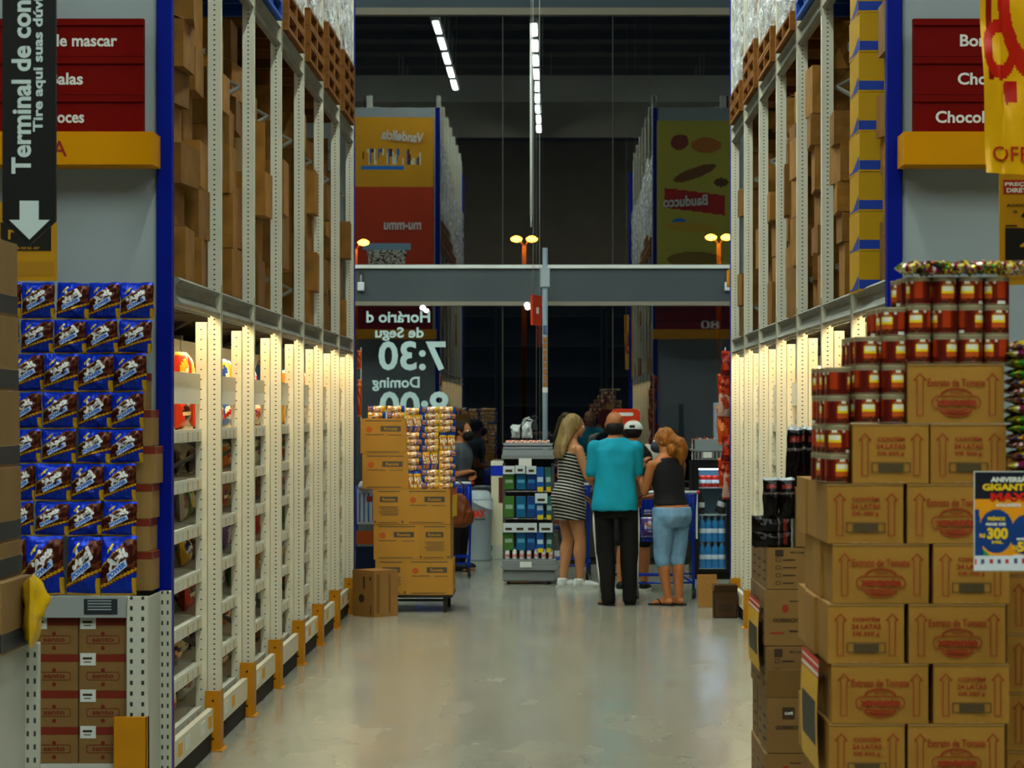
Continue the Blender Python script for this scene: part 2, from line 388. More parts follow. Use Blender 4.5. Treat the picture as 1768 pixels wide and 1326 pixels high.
for sg_, X0, wh in SIDES:
    rk = 'rack '+wh
    for i, y in enumerate(YP):
        t = thing('rack_upright', 'perforated upright with yellow foot guard, %s along the %s' % (NTH[i], rk), 'rack upright', (sg_*(X0+.0325+(.035 if i == 0 else 0)), y, 0), 0, 'rack uprights')
        obj('front_post', ME_POST, t); obj('gondola_post', ME_GOND, t, (sg_*.064, -.02, 0)); obj('rear_post', ME_REAR, t, (sg_*1.03, 0, 0))
        obj('brace', ME_BR[sg_], t); obj('foot_guard', ME_GD[sg_], t)
    for i in range(7):
        for lv, z in (('lower', 2.17), ('upper', 3.93)):
            t = thing('pallet_beam', 'grey ribbed rack beam, %s level, %s bay along the %s' % (lv, NTH[i], rk), 'beam', (sg_*(X0+.045), bay_y(i), z), 0, 'rack beams')
            obj('rail', BM[sg_][0], t); obj('end_connector', BM[sg_][1], t)
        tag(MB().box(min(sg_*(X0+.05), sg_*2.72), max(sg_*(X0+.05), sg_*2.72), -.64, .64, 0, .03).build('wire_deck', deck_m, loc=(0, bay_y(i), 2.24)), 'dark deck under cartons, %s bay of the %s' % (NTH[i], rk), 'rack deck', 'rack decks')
        lt = thing('shelf_light', 'warm tube light under the beam, %s bay of %s' % (NTH[i], rk), 'light', (sg_*(X0+.075), bay_y(i), 2.2), 0, 'shelf tube lights')
        MB().box(-.03, .03, -.58, .58, .0, .012).box(-.032, -.029, -.58, .58, -.025 if sg_ < 0 else -.042, .012).box(.029, .032, -.58, .58, -.042 if sg_ < 0 else -.025, .012).build('housing', white_metal, lt); MB().box(-.014, .014, -.56, .56, -.014, 0).build('tube', warm, lt)
        # shop shelving under the beam
        xb = sg_*(X0+.62)
        mb = MB().box(min(xb, xb+sg_*.02), max(xb, xb+sg_*.02), -.66, .66, .1, 2.13)
        z = .2
        while z < 2.1: mb.box(min(xb-sg_*.006, xb), max(xb-sg_*.006, xb), -.66, .66, z, z+.07); z += .1
        tag(mb.build('shelf_back_panel', cream, loc=(0, bay_y(i), 0)), 'cream slatted shelving back panel, %s bay of the %s' % (NTH[i], rk), 'panel', 'shelving back panels')
        t = thing('plinth', 'cream kick rail at floor level, %s bay of the %s' % (NTH[i], rk), 'plinth', (sg_*(X0+.03), bay_y(i), 0), 0, 'kick rails')
        MB().box(min(0, sg_*.03), max(0, sg_*.03), -.62, .62, .10, .215).build('rail', shelfm, t)
        MB().box(min(sg_*.01, sg_*.03), max(sg_*.01, sg_*.03), -.62, .62, 0, .10).build('gap_shade_strip', blackm, t)  # dark strip painted as the shaded gap below the rail
        for k in range(-2, 3):
            if R.random() < .6: MB().box(min(-sg_*.002, 0), max(-sg_*.002, 0), k*.24-.06, k*.24+.06, .13, .19).build('price_ticket', pm('ticket_'+['y', 'w'][k % 2], ['#d49a1c', '#d8d8cf'][k % 2], .5), t)
zs = [.215, .44, .67, .90, 1.13, 1.36, 1.60]
def shelf_meshes(sg_):
    a = MB().box(min(0, sg_*.50), max(0, sg_*.50), -.635, .635, -.02, 0).mesh('board', shelfm)
    b = MB().box(min(-sg_*.012, 0), max(-sg_*.012, 0), -.635, .635, -.055, .005).mesh('price_rail', rail_m)
    c = MB().grid(lambda u, v: (-sg_*.0135, -.62+1.24*u, -.05+.042*v), 60, 1, 0, lambda u, v: '#d0ccbc' if (u*7.7 % 1) < .8 else ('#b9b4a4' if (u*3.1 % 1) < .7 else '#b98f3a'), smooth=False, flip=sg_ > 0)
    d = MB()
    for s in (-1, 1): d.prism([(sg_*.0, -.02), (sg_*.45, -.02), (sg_*.45, -.12)], s*.60-.004, s*.60+.004, 'y')
    return a, b, c.mesh('price_strip', pm('ticket_print', 'VC', .5)), d.mesh('bracket', shelfm)
SHP = {}
for sg_, X0, wh in SIDES:
    ms = shelf_meshes(sg_)
    for i in range(7):
        for k, z in enumerate(zs):
            t = thing('shelf', 'cream shelf with price rail, %s level, %s bay, rack %s' % (ORD[k], NTH[i], wh), 'shelf', (sg_*(X0+.105), bay_y(i), z), 0, 'shelves')
            obj('board', ms[0], t); obj('price_rail', ms[1], t); obj('price_strip', ms[2], t); obj('bracket', ms[3], t)
# header panels above the top shelf of the shelving
for sg_, X0, wh in SIDES:
    for i in range(7):
        x = sg_*(X0+.10)
        tag(MB().box(min(0, sg_*.004), max(0, sg_*.004), -.63, .63, 0, .15).build('header_board', rail_m, loc=(x, bay_y(i), 1.73)), 'cream header panel above top shelf, %s bay, rack %s' % (NTH[i], wh), 'panel', 'header panels')
# ---- packets on the shelves: pillow bags with a printed face
foil = pm('printed_foil', 'VC', .3, 0, 0, bump=.35, bscale=30)
def bag(w, h, t, paint, seed=0, nu=14, nv=16, flat=0, crimp=.06, wob=.01):
    mb = MB()
    def f(s):
        def g(u, v):
            e = max(0, (math.sin(PI*u))**.55*max(0, math.sin(PI*min(1, max(0, (v-crimp*.5)/(1-crimp)))))**.5)
            n = noise.noise(Vector((u*3+seed*7.1, v*3, s*2+seed)))*wob
            n2 = noise.noise(Vector((u*9+seed*3.3, v*9, s*2)))*wob*.5
            xx = (u-.5)*w*(1-.05*e)+n*.4; y = s*(t/2*e+ (n+n2)*e)
            return (xx, y, v*h+.3*n*(v > .5))
        return g
    mb.front = f(-1); mb.grid(f(-1), nu, nv, 0, paint, flip=False); mb.grid(f(1), nu, nv, 0, paint, flip=True)
    return mb
PAL = [('#b5321a', '#e8b32a', '#f2e6cf'), ('#e07a1c', '#f5d9a0', '#a02a12'), ('#d9a81a', '#24408f', '#e8e0c8'), ('#6b3a1c', '#c99a55', '#3a1d10'),
       ('#2c5aa8', '#e6e6dc', '#c8281c'), ('#4a6f2c', '#e2cf5a', '#e6e2cc'), ('#cfc8b8', '#8a5630', '#a43a28'), ('#5b3f7a', '#d8cfe0', '#c98a2a'),
       ('#3b2216', '#8a5a34', '#c2a070'), ('#e5ddc8', '#d96a2a', '#7a3a8a'), ('#a8763a', '#5a2e18', '#e0c08a'), ('#c4391f', '#2a1510', '#e8d8b0')]
def snack_paint(p, sd):
    q = random.Random(sd); cx, cy, r = q.uniform(.4, .6), q.uniform(.5, .65), q.uniform(.25, .36); sl = q.uniform(-.6, .6); lo = q.uniform(.12, .3)
    tr = q.random() < .35
    def f(u, v):
        if v > .94 or v < .05: return p[1]
        if abs(v-cy-(u-.5)*sl) < .07 and .12 < u < .88: return p[2]
        if (u-cx)**2+((v-cy)*1.2)**2 < r*r: return p[1]
        if v < lo: return p[2] if tr else p[0]
        return p[0]
    return f
BAGS = []
for k, p in enumerate(PAL):
    w, h, t = R.uniform(.15, .2), R.uniform(.165, .2), R.uniform(.06, .09)
    BAGS.append(bag(w, h, t, snack_paint(p, k), k).mesh('snack_bag', foil))
BN = ['red and yellow', 'orange', 'golden yellow', 'brown', 'blue and white', 'green', 'pale', 'purple', 'dark brown', 'white and orange', 'tan', 'red and black']
for sg_, X0, wh in SIDES:
    n_col = 3 if sg_ < 0 else 2
    for i in range(7):
        for k, z in enumerate(zs+[1.885]):
            kk = (i*5+k*3+(sg_ > 0)*4) % 12
            if k >= 7: kk = [9, 0, 2, 4, 0, 1, 10][i] if sg_ < 0 else [1, 4, 2, 1, 9, 2, 1][i]
            for c in range(n_col):
                b = (kk+(R.random() < .25)) % 12
                yy = bay_y(i)+(c-(n_col-1)/2)*(.36 if n_col == 3 else .5)+R.uniform(-.03, .03)
                dx = R.uniform(.10, .18)
                if k >= 7: z = 1.735; dx = .16
                o = obj('snack_bag', BAGS[b], None, (sg_*(X0+.105+dx), yy, z+.002), (R.uniform(-.08, .08), -sg_*R.uniform(-.02, .12), sg_*PI/2+R.uniform(-.25, .25)*1),
                        (1.25 if n_col == 3 else 1.6, 1.15, .82 if k < 7 else 1.45))
                tag(o, '%s snack bag, %s on %s, bay %s, rack %s' % (BN[b], NTH[c], 'top header' if k >= 7 else ORD[k]+' shelf', NTH[i], wh), 'snack bag', 'snack bags on the shelves')
# ---- cartons on the level above
ink = pm('carton_ink', '#3b2a18', .8); tape = pm('packing_tape', '#8f7446', .3); kraft = pm('kraft_board', '#84591f', .8, 0, .3, 6, .25, 22, .38); kraft_in = pm('kraft_edge', '#a98250', .8)
redink = pm('carton_red_ink', '#8f2f14', .8); white_p = pm('white_label', '#c8c8c0', .6)
def carton(seed, w=.36, h=.22, d=.36, flap=False, torn=False):
    q = random.Random(seed); mb = MB(); sag = q.uniform(0, .008)
    n = 6
    def face(fn): mb.grid(fn, n, 4, 0, smooth=False)
    def wob(x, y, z): 
        e = .011*noise.noise(Vector((x*5+seed, y*5, z*6)))
        return e
    hw, hd = w/2, d/2
    face(lambda u, v: ((u-.5)*w, -hd+wob(u, 0, v)-.004*math.sin(PI*u)*math.sin(PI*v), v*h))
    face(lambda u, v: (hw+wob(1, u, v), (u-.5)*d, v*h)); face(lambda u, v: ((.5-u)*w, hd, v*h)); face(lambda u, v: (-hw-wob(0, u, v), (.5-u)*d, v*h))
    mb.add([(-hw, -hd, h), (hw, -hd, h), (hw, hd, h), (-hw, hd, h)], [(0, 1, 2, 3)], 0); mb.add([(-hw, -hd, 0), (hw, -hd, 0), (hw, hd, 0), (-hw, hd, 0)], [(3, 2, 1, 0)], 0)
    if flap:
        a = q.uniform(.6, 1.3)
        for s in (-1, 1):
            mb.box(-hw*.96, hw*.96, 0, .003, 0, .10, 1, Matrix.Translation((0, s*hd*.98, h)) @ Matrix.Rotation(-s*a*(-1), 4, 'X'))
    e = hd+.0125; y0 = -e
    if q.random() < .75:
        mb.box(-.025, .025, y0, y0+.001, h*.62, h, 2); mb.box(-.025, .025, -hd, hd, h, h+.001, 2)
    z = h*q.uniform(.25, .5)
    for r_ in range(q.choice((1, 2, 3))):
        ww = q.uniform(.06, .13); x = q.uniform(-hw*.5, hw*.3)
        mb.box(x-ww/2, x+ww/2, y0, y0+.001, z, z+q.choice((.006, .012, .03)), q.choice((3, 3, 4))); z += .035
    if q.random() < .4: mb.box(hw*.4, hw*.8, y0, y0+.001, h*.2, h*.5, 5)
    if q.random() < .6:
        for k in range(3): mb.box(-hw*.8+k*.05, -hw*.8+k*.05+.03, y0, y0+.001, h*.1, h*.1+.03, 3)
    for s in (-1, 1):
        c3 = q.choice((3, 4, 5, 2)); a3 = s*(hw+.013)
        mb.box(min(a3, a3-s*.001), max(a3, a3-s*.001), -.02, .025, 0 if c3 == 2 else h*.35, h if c3 == 2 else h*.55, c3)
        mb.box(min(a3, a3-s*.001), max(a3, a3-s*.001), -hd*.8, -hd*.3, h*.7, h*.78, 3)
    for s in (-1, 1):
        if q.random() < .5: mb.box(s*(hw+.0075), s*(hw+.0065), -hd*.6, hd*.1, h*.3, h*q.uniform(.4, .7), 3)
    if q.random() < .45:            # a torn front flap hanging open, shade of the opening painted dark behind it
        mb.box(-hw*.9, hw*q.uniform(.1, .9), -.003, 0, -h*.45, 0, 1, Matrix.Translation((0, -hd-.008, h*.97)) @ Matrix.Rotation(-q.uniform(.2, .5), 4, 'X'))
        mb.box(-hw*.8, hw*.7, y0+.004, y0+.006, h*.45, h*.93, 3)
    return mb.mesh('cardboard_carton', [kraft, kraft_in, tape, ink, redink, white_p])
CH = [R.choice((.18, .22, .26, .3)) for k in range(9)]
CART = [carton(k, flap=(k in (2, 6)), h=CH[k]) for k in range(9)]
yfoil = pm('yellow_carton_print', '#b98c06', .5, 0, .06, 4)
def ycarton():
    mb = MB().box(-.15, .15, -.19, .19, 0, .19, 0)
    for y in (-.191,): mb.box(-.15, -.02, y, y+.001, .01, .055, 1)
    mb.box(-.151, -.15, -.17, .17, .01, .02, 1)
    mb.add([(-.1515, -.18, .01), (-.1515, .1, .01), (-.1515, -.18, .075)], [(0, 1, 2)], 1)
    for k in range(3): mb.cyl((-.02, -.1915, .05+k*.05), (-.02, -.19, .05+k*.05), .006, n=8, m=2)
    return mb.mesh('yellow_carton', [yfoil, pm('carton_blue', '#1c3c9c', .5), ink], bevel=.002)
YC = ycarton()
for sg_, X0, wh in SIDES:
    for i in range(7):
        special = sg_ > 0 and i == 0
        for c in range(3):
            y = bay_y(i)+(c-1)*.42; z = 2.275; top = R.choice((3.8, 3.75, 3.7, 3.6, 3.5, 3.2)); rec = R.choice((-.01, .0, .02, .05, .10, .15)); k = 0
            W_ = R.uniform(.33, .40); jj = R.randrange(9)
            if sg_ < 0 and i == 0: rec = R.uniform(.03, .08)
            if special and c == 2:
                while z < 3.75:
                    tag(obj('yellow_carton', YC, None, (sg_*(X0+.13), y-.02, z), (0, 0, R.uniform(-.02, .02))), 'yellow carton with blue triangle, %s of its pile, rack behind the tomato cans' % ORD[k], 'carton', 'yellow cartons in one pile')
                    z += .192; k += 1
                continue
            while z < top:
                if R.random() < .4: jj = R.choice((0, 1, 3, 4, 5, 7, 8))
                if z+.5 > top: jj = R.randrange(9)
                elif jj in (2, 6): jj = 3
                m = CART[jj]; hs = R.uniform(.85, 1.15); ww = W_*R.uniform(.9, 1.03)/.38
                o = obj('cardboard_carton', m, None, (sg_*(X0+rec+.19+R.uniform(-.02, .06)), y+R.uniform(-.012, .012), z), (0, R.uniform(-.015, .015), sg_*PI/2+R.choice((R.uniform(-.05, .05), R.uniform(-.14, .14)))), (ww*.95, R.uniform(.8, 1), hs))
                tag(o, 'brown carton, %s up, column %s of bay %s, rack %s' % (ORD[k], NTH[c], NTH[i], wh), 'carton', 'cartons stored above the shelving')
                z += CH[jj]*hs+.002; k += 1
# added dark backing, painted as shade behind the racks, the blue corner posts and the grey end panels
for sg_, X0, wh in SIDES:
    x = sg_*(X0+1.12)
    tag(MB().box(min(x, x+sg_*.02), max(x, x+sg_*.02), YP[0], YP[7], 0, 6.4).build('rack_back_shade_sheet', pm('back_shade_brown', '#241c13', .8)), 'added dark sheet, painted as shade, along the back of rack %s' % wh, 'panel')
grey = pm('end_panel_grey', '#98a0a2', .6, 0, .03, 2)
for sg_, X0, wh in SIDES:
    for far, y in ((0, 10.60), (1, 20.42)):
        x0 = X0+.005 if (far or sg_ < 0) else 1.468; h = 6.2
        w_ = 'far' if far else 'near'
        t = thing('end_panel', 'grey end panel with blue post, %s end of rack %s' % (w_, wh), 'end panel', (sg_*x0, y, 0))
        MB().box(min(0, sg_*.066), max(0, sg_*.066), -.04, .04, 0, h).build('corner_post', blue, t, bevel=.004)
        MB().box(min(sg_*.066, sg_*1.9), max(sg_*.066, sg_*1.9), -.015, .015, 0, h).build('sheet', grey, t)

wood = pm('pallet_wood', '#7a4a14', .8, 0, .25, 4, stretch=(1, 1, 6)); bluep = pm('pallet_blue', '#1c4a9c', .6, 0, .1, 6)
def pallet(m):
    t = thing('pallet', 'p', 'pallet')
    for k in range(3):
        x = -.5+k*.475
        MB().box(x, x+.05, -.6, .6, .022, .10).build('stringer', m, t)
    for k in range(7):
        y = -.6+k*.183
        MB().box(-.5, .5, y, y+.10, .10, .12).build('deck_board', m, t, bevel=.002)
    for k in range(3):
        y = -.6+k*.55
        MB().box(-.5, .5, y, y+.10, 0, .022).build('bottom_board', m, t)
    return Proto(t)
def film_mat():
    m = pm('stretch_film', '#ffffff', .18, 0, spec=1); nt = m.node_tree; N = nt.nodes; L = nt.links; b = N['Principled BSDF']
    t = N.new('ShaderNodeBsdfTransparent'); x = N.new('ShaderNodeMixShader'); nz = N.new('ShaderNodeTexNoise'); nz.inputs['Scale'].default_value = 7; nz.inputs['Detail'].default_value = 6
    tc = N.new('ShaderNodeTexCoord'); mp = N.new('ShaderNodeMapping'); mp.inputs['Scale'].default_value = (1, 1, 1.6); L.new(tc.outputs['Object'], mp.inputs[0]); L.new(mp.outputs[0], nz.inputs[0])
    r = N.new('ShaderNodeMapRange'); r.inputs[1].default_value = .42; r.inputs[2].default_value = .66; r.inputs[3].default_value = .25; r.inputs[4].default_value = 1; L.new(nz.outputs['Fac'], r.inputs[0])
    L.new(r.outputs[0], x.inputs[0]); L.new(t.outputs[0], x.inputs[1]); L.new(b.outputs[0], x.inputs[2]); L.new(x.outputs[0], N['Material Output'].inputs[0])
    n2 = N.new('ShaderNodeTexNoise'); n2.inputs['Scale'].default_value = 22; n2.inputs['Detail'].default_value = 3; n2.inputs['Distortion'].default_value = 1; L.new(tc.outputs['Object'], n2.inputs[0])
    bp = N.new('ShaderNodeBump'); bp.inputs['Strength'].default_value = 1; bp.inputs['Distance'].default_value = .09; L.new(n2.outputs['Fac'], bp.inputs['Height']); L.new(bp.outputs[0], b.inputs['Normal'])
    return m
FILM = film_mat()
def film_mesh(sx, sy, h, sd, tail=.10):
    mb = MB(); nu, nv = 96, 60
    def f(u, v):
        a = u*4; k = int(a) % 4; t = a-int(a); q = [(-1, -1), (1, -1), (1, 1), (-1, 1), (-1, -1)]
        x = q[k][0]+(q[k+1][0]-q[k][0])*t; y = q[k][1]+(q[k+1][1]-q[k][1])*t
        n = noise.noise(Vector((x*4+sd, y*4, v*7))); n2 = noise.noise(Vector((x*14+sd, y*14, v*16)))
        r = 1+.035+.04*n+.035*n2+.02*abs(noise.noise(Vector((x*3+sd, y*3, v*30))))
        z = v*(h+.02); 
        if v < .01: z = -tail*(.5+abs(n)*1.6)
        return (x*sx*r, y*sy*r, z)
    mb.grid(f, nu, nv); return mb
PW, PB = pallet(wood), pallet(bluep)
for sg_, X0, wh in SIDES:
    for i in range(0, 7):
        pr = PB if i in (2,) else PW; z = 4.06
        x = sg_*(X0+.575)
        nst = (1, 1, 1, 2, 3, 4, 4)[i] if sg_ < 0 else (1, 1, 1, 1, 2, 3, 2)[i]
        for k in range(nst):
            pr.put((x, bay_y(i), z), rz=PI/2, label='%s pallet, %s in its stack, bay %s, upper level, rack %s' % ('blue' if i in (2,) else 'wooden', ORD[k], NTH[i], wh), group='pallets on the upper level'); z += .122
        tl = thing('wrapped_load', 'film-wrapped load of brown cartons on the pallet in bay %s, rack %s' % (NTH[i], wh), 'wrapped load', (x, bay_y(i), z), 0, 'wrapped loads')
        for a in range(2):
            for c in range(3):
                for l in range(5): obj('carton', CART[(a+c+l*2+i) % 9 if (a+c+l*2+i) % 9 not in (2, 6) else 1], tl, (sg_*(-.30+a*.44)+0, -.36+c*.36, l*.24), (0, 0, sg_*PI/2), (.98, 1.1, .236/CH[(a+c+l*2+i) % 9 if (a+c+l*2+i) % 9 not in (2, 6) else 1]))
        film_mesh(.47, .572, 1.2, i+sg_*9, .0).build('stretch_film', FILM, tl, (sg_*-.08, 0, 0))
# ---------------------------------------------------------------- the display with chocolate pouches (end of one rack)
def X(px, d): return (px-CX)*d/F
def Z(py, d): return EH-(py-CY)*d/F
R = random.Random(5)
punch = perf('display_post_steel', '#b9b6a6', .045, .006, .4, (-.024, .024))
punch2 = perf('display_post_narrow', '#b9b6a6', .045, .004, .4, (-.012, .012))
def display_unit(label, x0, x1, y0, y1, h, guard=True):
    t = thing('display_shelf', label, 'shelf unit', (0, 0, 0))
    st = pm('display_enamel', '#b3b1a4', .4, 0, .04, 4)
    MB().box(x0, x1-.09, y0, y1, h-.03, h).build('top_board', st, t); MB().box(x0, x1-.095, y0-.012, y0, h-.088, h).build('price_rail', pm('rail_silver', '#9fa2a0', .3, .3), t)
    for a, b, n in ((x1-.05, y0+.02, 'front_post'), (x1+.018, y1-.02, 'rear_post'), (x0+.05, y0+.02, 'front_post'), (x0+.05, y1-.02, 'rear_post')):
        MB().box(-.045 if n[0] == 'f' else -.024, .045 if n[0] == 'f' else .024, -.02, .02, 0, h).build(n, punch if n[0] == 'f' else punch2, t, (a, b, 0), bevel=.003)
    MB().box(x1-.012, x1-.004, y0+.04, y1-.002, .05, h-.004).build('side_panel', st, t)
    MB().box(x0, x1-.09, y0+.02, y1, .15, .205).build('base_shelf', st, t)
    if guard:
        MB().box(-.075, .065, -.045, -.037, 0, .41).box(.057, .065, -.045, .06, 0, .41).build('foot_guard', yellow, t, (x1-.07, y0+.02, 0), bevel=.003)
    return t
dx1 = -1.698
du = display_unit('pale steel display shelf carrying the blue pouches, yellow foot guard', -2.95, dx1, 10.2, 10.552, .913)
pl = MB().box(X(145, 10.19), X(203, 10.19), 10.186, 10.189, Z(1061, 10.19), Z(1034, 10.19)); plx, plz = X(174, 10.19), Z(1047, 10.19)
for k in range(4): pl.box(plx-.055, plx+.045, 10.1845, 10.1858, plz+.021-k*.012, plz+.026-k*.012, 1)
pl.build('price_label', [pm('label_dark', '#23282c', .5), pm('label_grey', '#8c9494', .5)], du)
# chocolate drink pouches
def pouch_paint(u, v):
    if v > .94: return '#1238c4'
    if v < .03: return '#b98a10'
    n = noise.noise(Vector((u*9, v*9, 3)))
    top = .50+u*.62+.02*n                      # blue corner above a rising line
    if v > top:
        q, w = (u-.26), (v-.80)
        if abs(w-q*.9) < .045-.25*abs(q+w*.5) and abs(q) < .13: return '#e0c020'
        return '#0d2ebc' if n > -.25 else '#1c48d8'
    if v > top-.03: return '#c8a020' if u < .5 else '#5a2a1c'
    lo = .10+u*.30
    if v > lo+.07: return '#3d150a' if n < .15 else '#64301a'
    if v > lo: return '#c79417' if v > lo+.02 else '#6a1a10'
    if u > .9 and v < .3: return '#b98a10'
    return '#0a2890'
pfoil = pm('pouch_foil', 'VC', .22, .25, 0, bump=.6, bscale=26)
PM_ = []
for k in range(3):
    b_ = bag(.14, .16, .06, pouch_paint, 40+k, 30, 34, crimp=.05, wob=.018); gf = b_.front
    on = lambda cu, cv, lift: (lambda p, q: (lambda P_: (P_[0], P_[1]-lift, P_[2]))(gf(min(.98, max(.02, cu+p)), min(.98, max(.02, cv+q)))))
    sa = .52
    b_.prism([(-.31*.14, -.001), (.30*.14, -.001), (.33*.14, .019), (-.28*.14, .019)], -.0375, -.0365, 'y', 3, Matrix.Translation((.001, 0, .060)) @ Matrix.Rotation(-sa, 4, 'Y'))
    ptext(b_, 'Apti', .56, .21, 0, 0, 0, 1, .07, fn=on(.47, .60, .003), spin=sa); MB_ = Matrix.Translation((.001, 0, .060)) @ Matrix.Rotation(-sa, 4, 'Y'); ptext(b_, 'POWER', .56*.14, .0145, 0, 0, 0, 2, .05, fn=lambda p, q: MB_ @ Vector((p, -.0382, q+.009)))
    for e in range(5):
        t_ = e*1.3; b_.add([on(.47, .60, .002)(.27*math.cos(t_+k*.5)+.05*math.cos(q_), .17*math.sin(t_+k*.5)*.8+.15*math.cos(t_)*.6+.045*math.sin(q_)) for q_ in [PI*i/5 for i in range(10)]], [tuple(range(10))], 1)
    PM_.append(b_.mesh('chocolate_pouch', [pfoil, pm('pouch_white', '#d9d3d0', .35), pm('pouch_letter_blue', '#1c55b8', .35), pm('pouch_band', '#b9c6dc', .35)]))
pr = [(925, 1022, [(15, 44), (47, 111), (114, 172), (175, 235)]), (865, 0, [(20, 58), (60, 118), (120, 175), (178, 234)]), (800, 0, [(20, 61), (63, 121), (123, 179), (181, 235)]),
      (740, 0, [(18, 71), (73, 130), (133, 190), (192, 247)]), (676, 0, [(20, 73), (76, 133), (136, 192), (194, 248)]), (610, 0, [(20, 76), (78, 134), (136, 195), (198, 254)]),
      (551, 0, [(-20, 34), (36, 91), (94, 149), (151, 204), (206, 260)]), (487, 0, [(-20, 37), (39, 95), (97, 152), (154, 207), (209, 265)])]
zb = .915
for k, (yt, _, cols) in enumerate(pr):
    d = 10.26+.012*k; zt = Z(yt, d)
    for c, (a, b) in enumerate(cols):
        x0, x1 = X(a, d), X(b, d); h = zt-zb-.003
        o = obj('chocolate_pouch', PM_[(k*3+c) % 3], None, ((x0+x1)/2, d+R.uniform(-.008, .008), zb), (-.03+R.uniform(-.02, .02), R.uniform(-.04, .04), R.uniform(-.12, .12)), ((x1-x0)/.138, 1.05, h/.16))
        tag(o, 'blue and brown chocolate pouch, %s row up, %s across the grey-walled display' % (ORD[k], NTH[c]), 'pouch', 'chocolate pouches')
    zb = zt
tops = [(1020, 952), (952, 895), (895, 835), (835, 770), (770, 707), (707, 643), (643, 585)]
tray = pm('tray_board', '#94703e', .75, 0, .1, 6); tband = pm('tray_red_tape', '#74240f', .5)
for k, (y0, y1) in enumerate(tops):
    d = 10.36; z0 = Z(y0, d); z1 = Z(y1, d); xr = -1.70+(.0 if k < 4 else -.015*(k-3)); xr += [0, -.01, .0, .015, .012, -.005, -.02][k]-.01
    mb = MB().box(xr-.24, xr, d, d+.19, z0, z1-.002, 0).box(xr-.2405, xr+.001, d-.001, d+.191, z1-.035, z1-.0015, 1)
    tag(mb.build('tray_carton', [tray, tband], bevel=.001), 'brown tray carton with red tape beside the blue pouches, %s of the pile' % ORD[k], 'carton', 'tray cartons beside the pouches')
# cartons under the pouch shelf
ca = pm('shelf_carton', '#7a5a2e', .75, 0, .1, 5, .1); cr = pm('carton_red_band', '#6e200e', .5); wl = pm('white_label', '#c8c8c0', .6)
def under(lbl):
    mb = MB().box(-.101, .101, 0, .3, 0, .153, 0).box(-.1012, .1012, -.001, 0, .12, .152, 1)
    ring(mb, rrect(.0, .06, .14, .036, .01), rrect(0, .06, .134, .030, .008), -.0015, 1); ptext(mb, 'santo', .09, .018, 0, .06, -.0015, 1)
    for z in (.025, .085): mb.cyl((0, -.0018, z), (0, 0, z), .009, n=10, m=1)
    if lbl: mb.box(-.096, -.03, -.0025, 0, .105, .157, 2); mb.box(-.085, -.045, -.0032, -.0025, .13, .14, 3); mb.box(-.08, -.05, -.0032, -.0025, .118, .122, 3)
    return mb.mesh('printed_carton', [ca, cr, wl, ink])
U_ = [under(True), under(False)]
for c in range(3):
    for k in range(4):
        o = obj('printed_carton', U_[0 if c == 0 or k == 3 else 1], None, (X(177, 10.22)-c*.2065, 10.23, .2065+k*.154))
        tag(o, 'brown carton with red tape under the pouch shelf, %s up, %s from the steel post' % (ORD[k], NTH[c]), 'carton', 'cartons under the pouch shelf')
# nearer unit at the very edge with tall cartons
nu_ = display_unit('pale steel shelf unit at the picture edge under tall banded cartons', -2.9, -1.795, 7.78, 8.30, .905, guard=False)
kb = pm('banded_board', '#7d5c30', .75, 0, .12, 4); db = pm('dark_band', '#23242a', .5)
zt = .907
for k, h in enumerate((.235, .12, .25, .255, .25, .25)):
    xr = -1.772 if k == 0 else -1.80-.004*k
    mb = MB().box(xr-.5, xr, 7.80, 8.24, zt, zt+h-.002, 0).box(xr-.501, xr+.001, 7.799, 8.241, zt+.005, zt+.07, 1)
    tag(mb.build('banded_carton', [kb, db], bevel=.0015), 'brown carton with dark band at the picture edge, %s of its stack' % ORD[k], 'carton', 'banded cartons at the edge'); zt += h
yb = bag(.20, .24, .05, lambda u, v: '#d8a812', 77, 12, 14, wob=.04).build('yellow_bag', pm('printed_foil', 'VC', .3), None, (-1.742, 8.12, .905), (0, 0, PI/2+.1))
tag(yb, 'yellow plastic bag hanging at the corner of the edge cartons', 'bag')
# ---------------------------------------------------------------- signs on and before the end panels
redb = pm('aisle_sign_red', '#6c0500', .55, 0, .05, 3, spec=.06); yelb = pm('aisle_sign_yellow', '#c98400', .5, 0, .04, 3, spec=.06); whitep = pm('sign_white', '#d9d6cc', .5); redp = pm('sign_red_print', '#8e1a0c', .5)
def aisle_sign(label, sgn, xe, ye, y, words, face=-1, yw=None):
    """three red name boards over a yellow ledge; xe, ye: x of the red and of the yellow edge nearest the aisle"""
    t = thing('aisle_sign', label, 'sign', (0, y+(-.035 if face < 0 else .03), 0)); fz = face
    zt = 3.39; hs = [.165, .165, .165]
    for k in range(3):
        z1 = zt-.165*k; a, b = sorted((xe, xe+sgn*1.2))
        mb = MB().box(a, b, -.02, .02, z1-.163, z1).box(a-.001, b+.001, min(fz*.032, 0), max(fz*.032, 0), z1-.03, z1-.014)
        if k == 2: mb.box(a-.001, b+.001, min(fz*.032, 0), max(fz*.032, 0), z1-.163, z1-.150)
        if words and words[k]:
            s, xc, w, h = words[k]; 
            if face < 0: ptext(mb, s, w, h, xc, z1-.095, -.0215, 1, .025)
            else: ptext(mb, s, w, h, 0, 0, 0, 1, .025, fn=lambda p, q, xc=xc, z1=z1: (xc-p, .0215, z1-.095+q))
        mb.build('name_board', [redb, whitep], t)
    a, b = sorted((ye, ye+sgn*1.3))
    mb = MB().box(a, b, -.10, .10, 2.752, 2.893)
    if yw: s, xc, w, h = yw; ptext(mb, s, w, h, xc, 2.82, -.1015, 1, .01)
    mb.build('ledge', [yelb, redp], t)
    return t
d = 10.47; e = 10.37
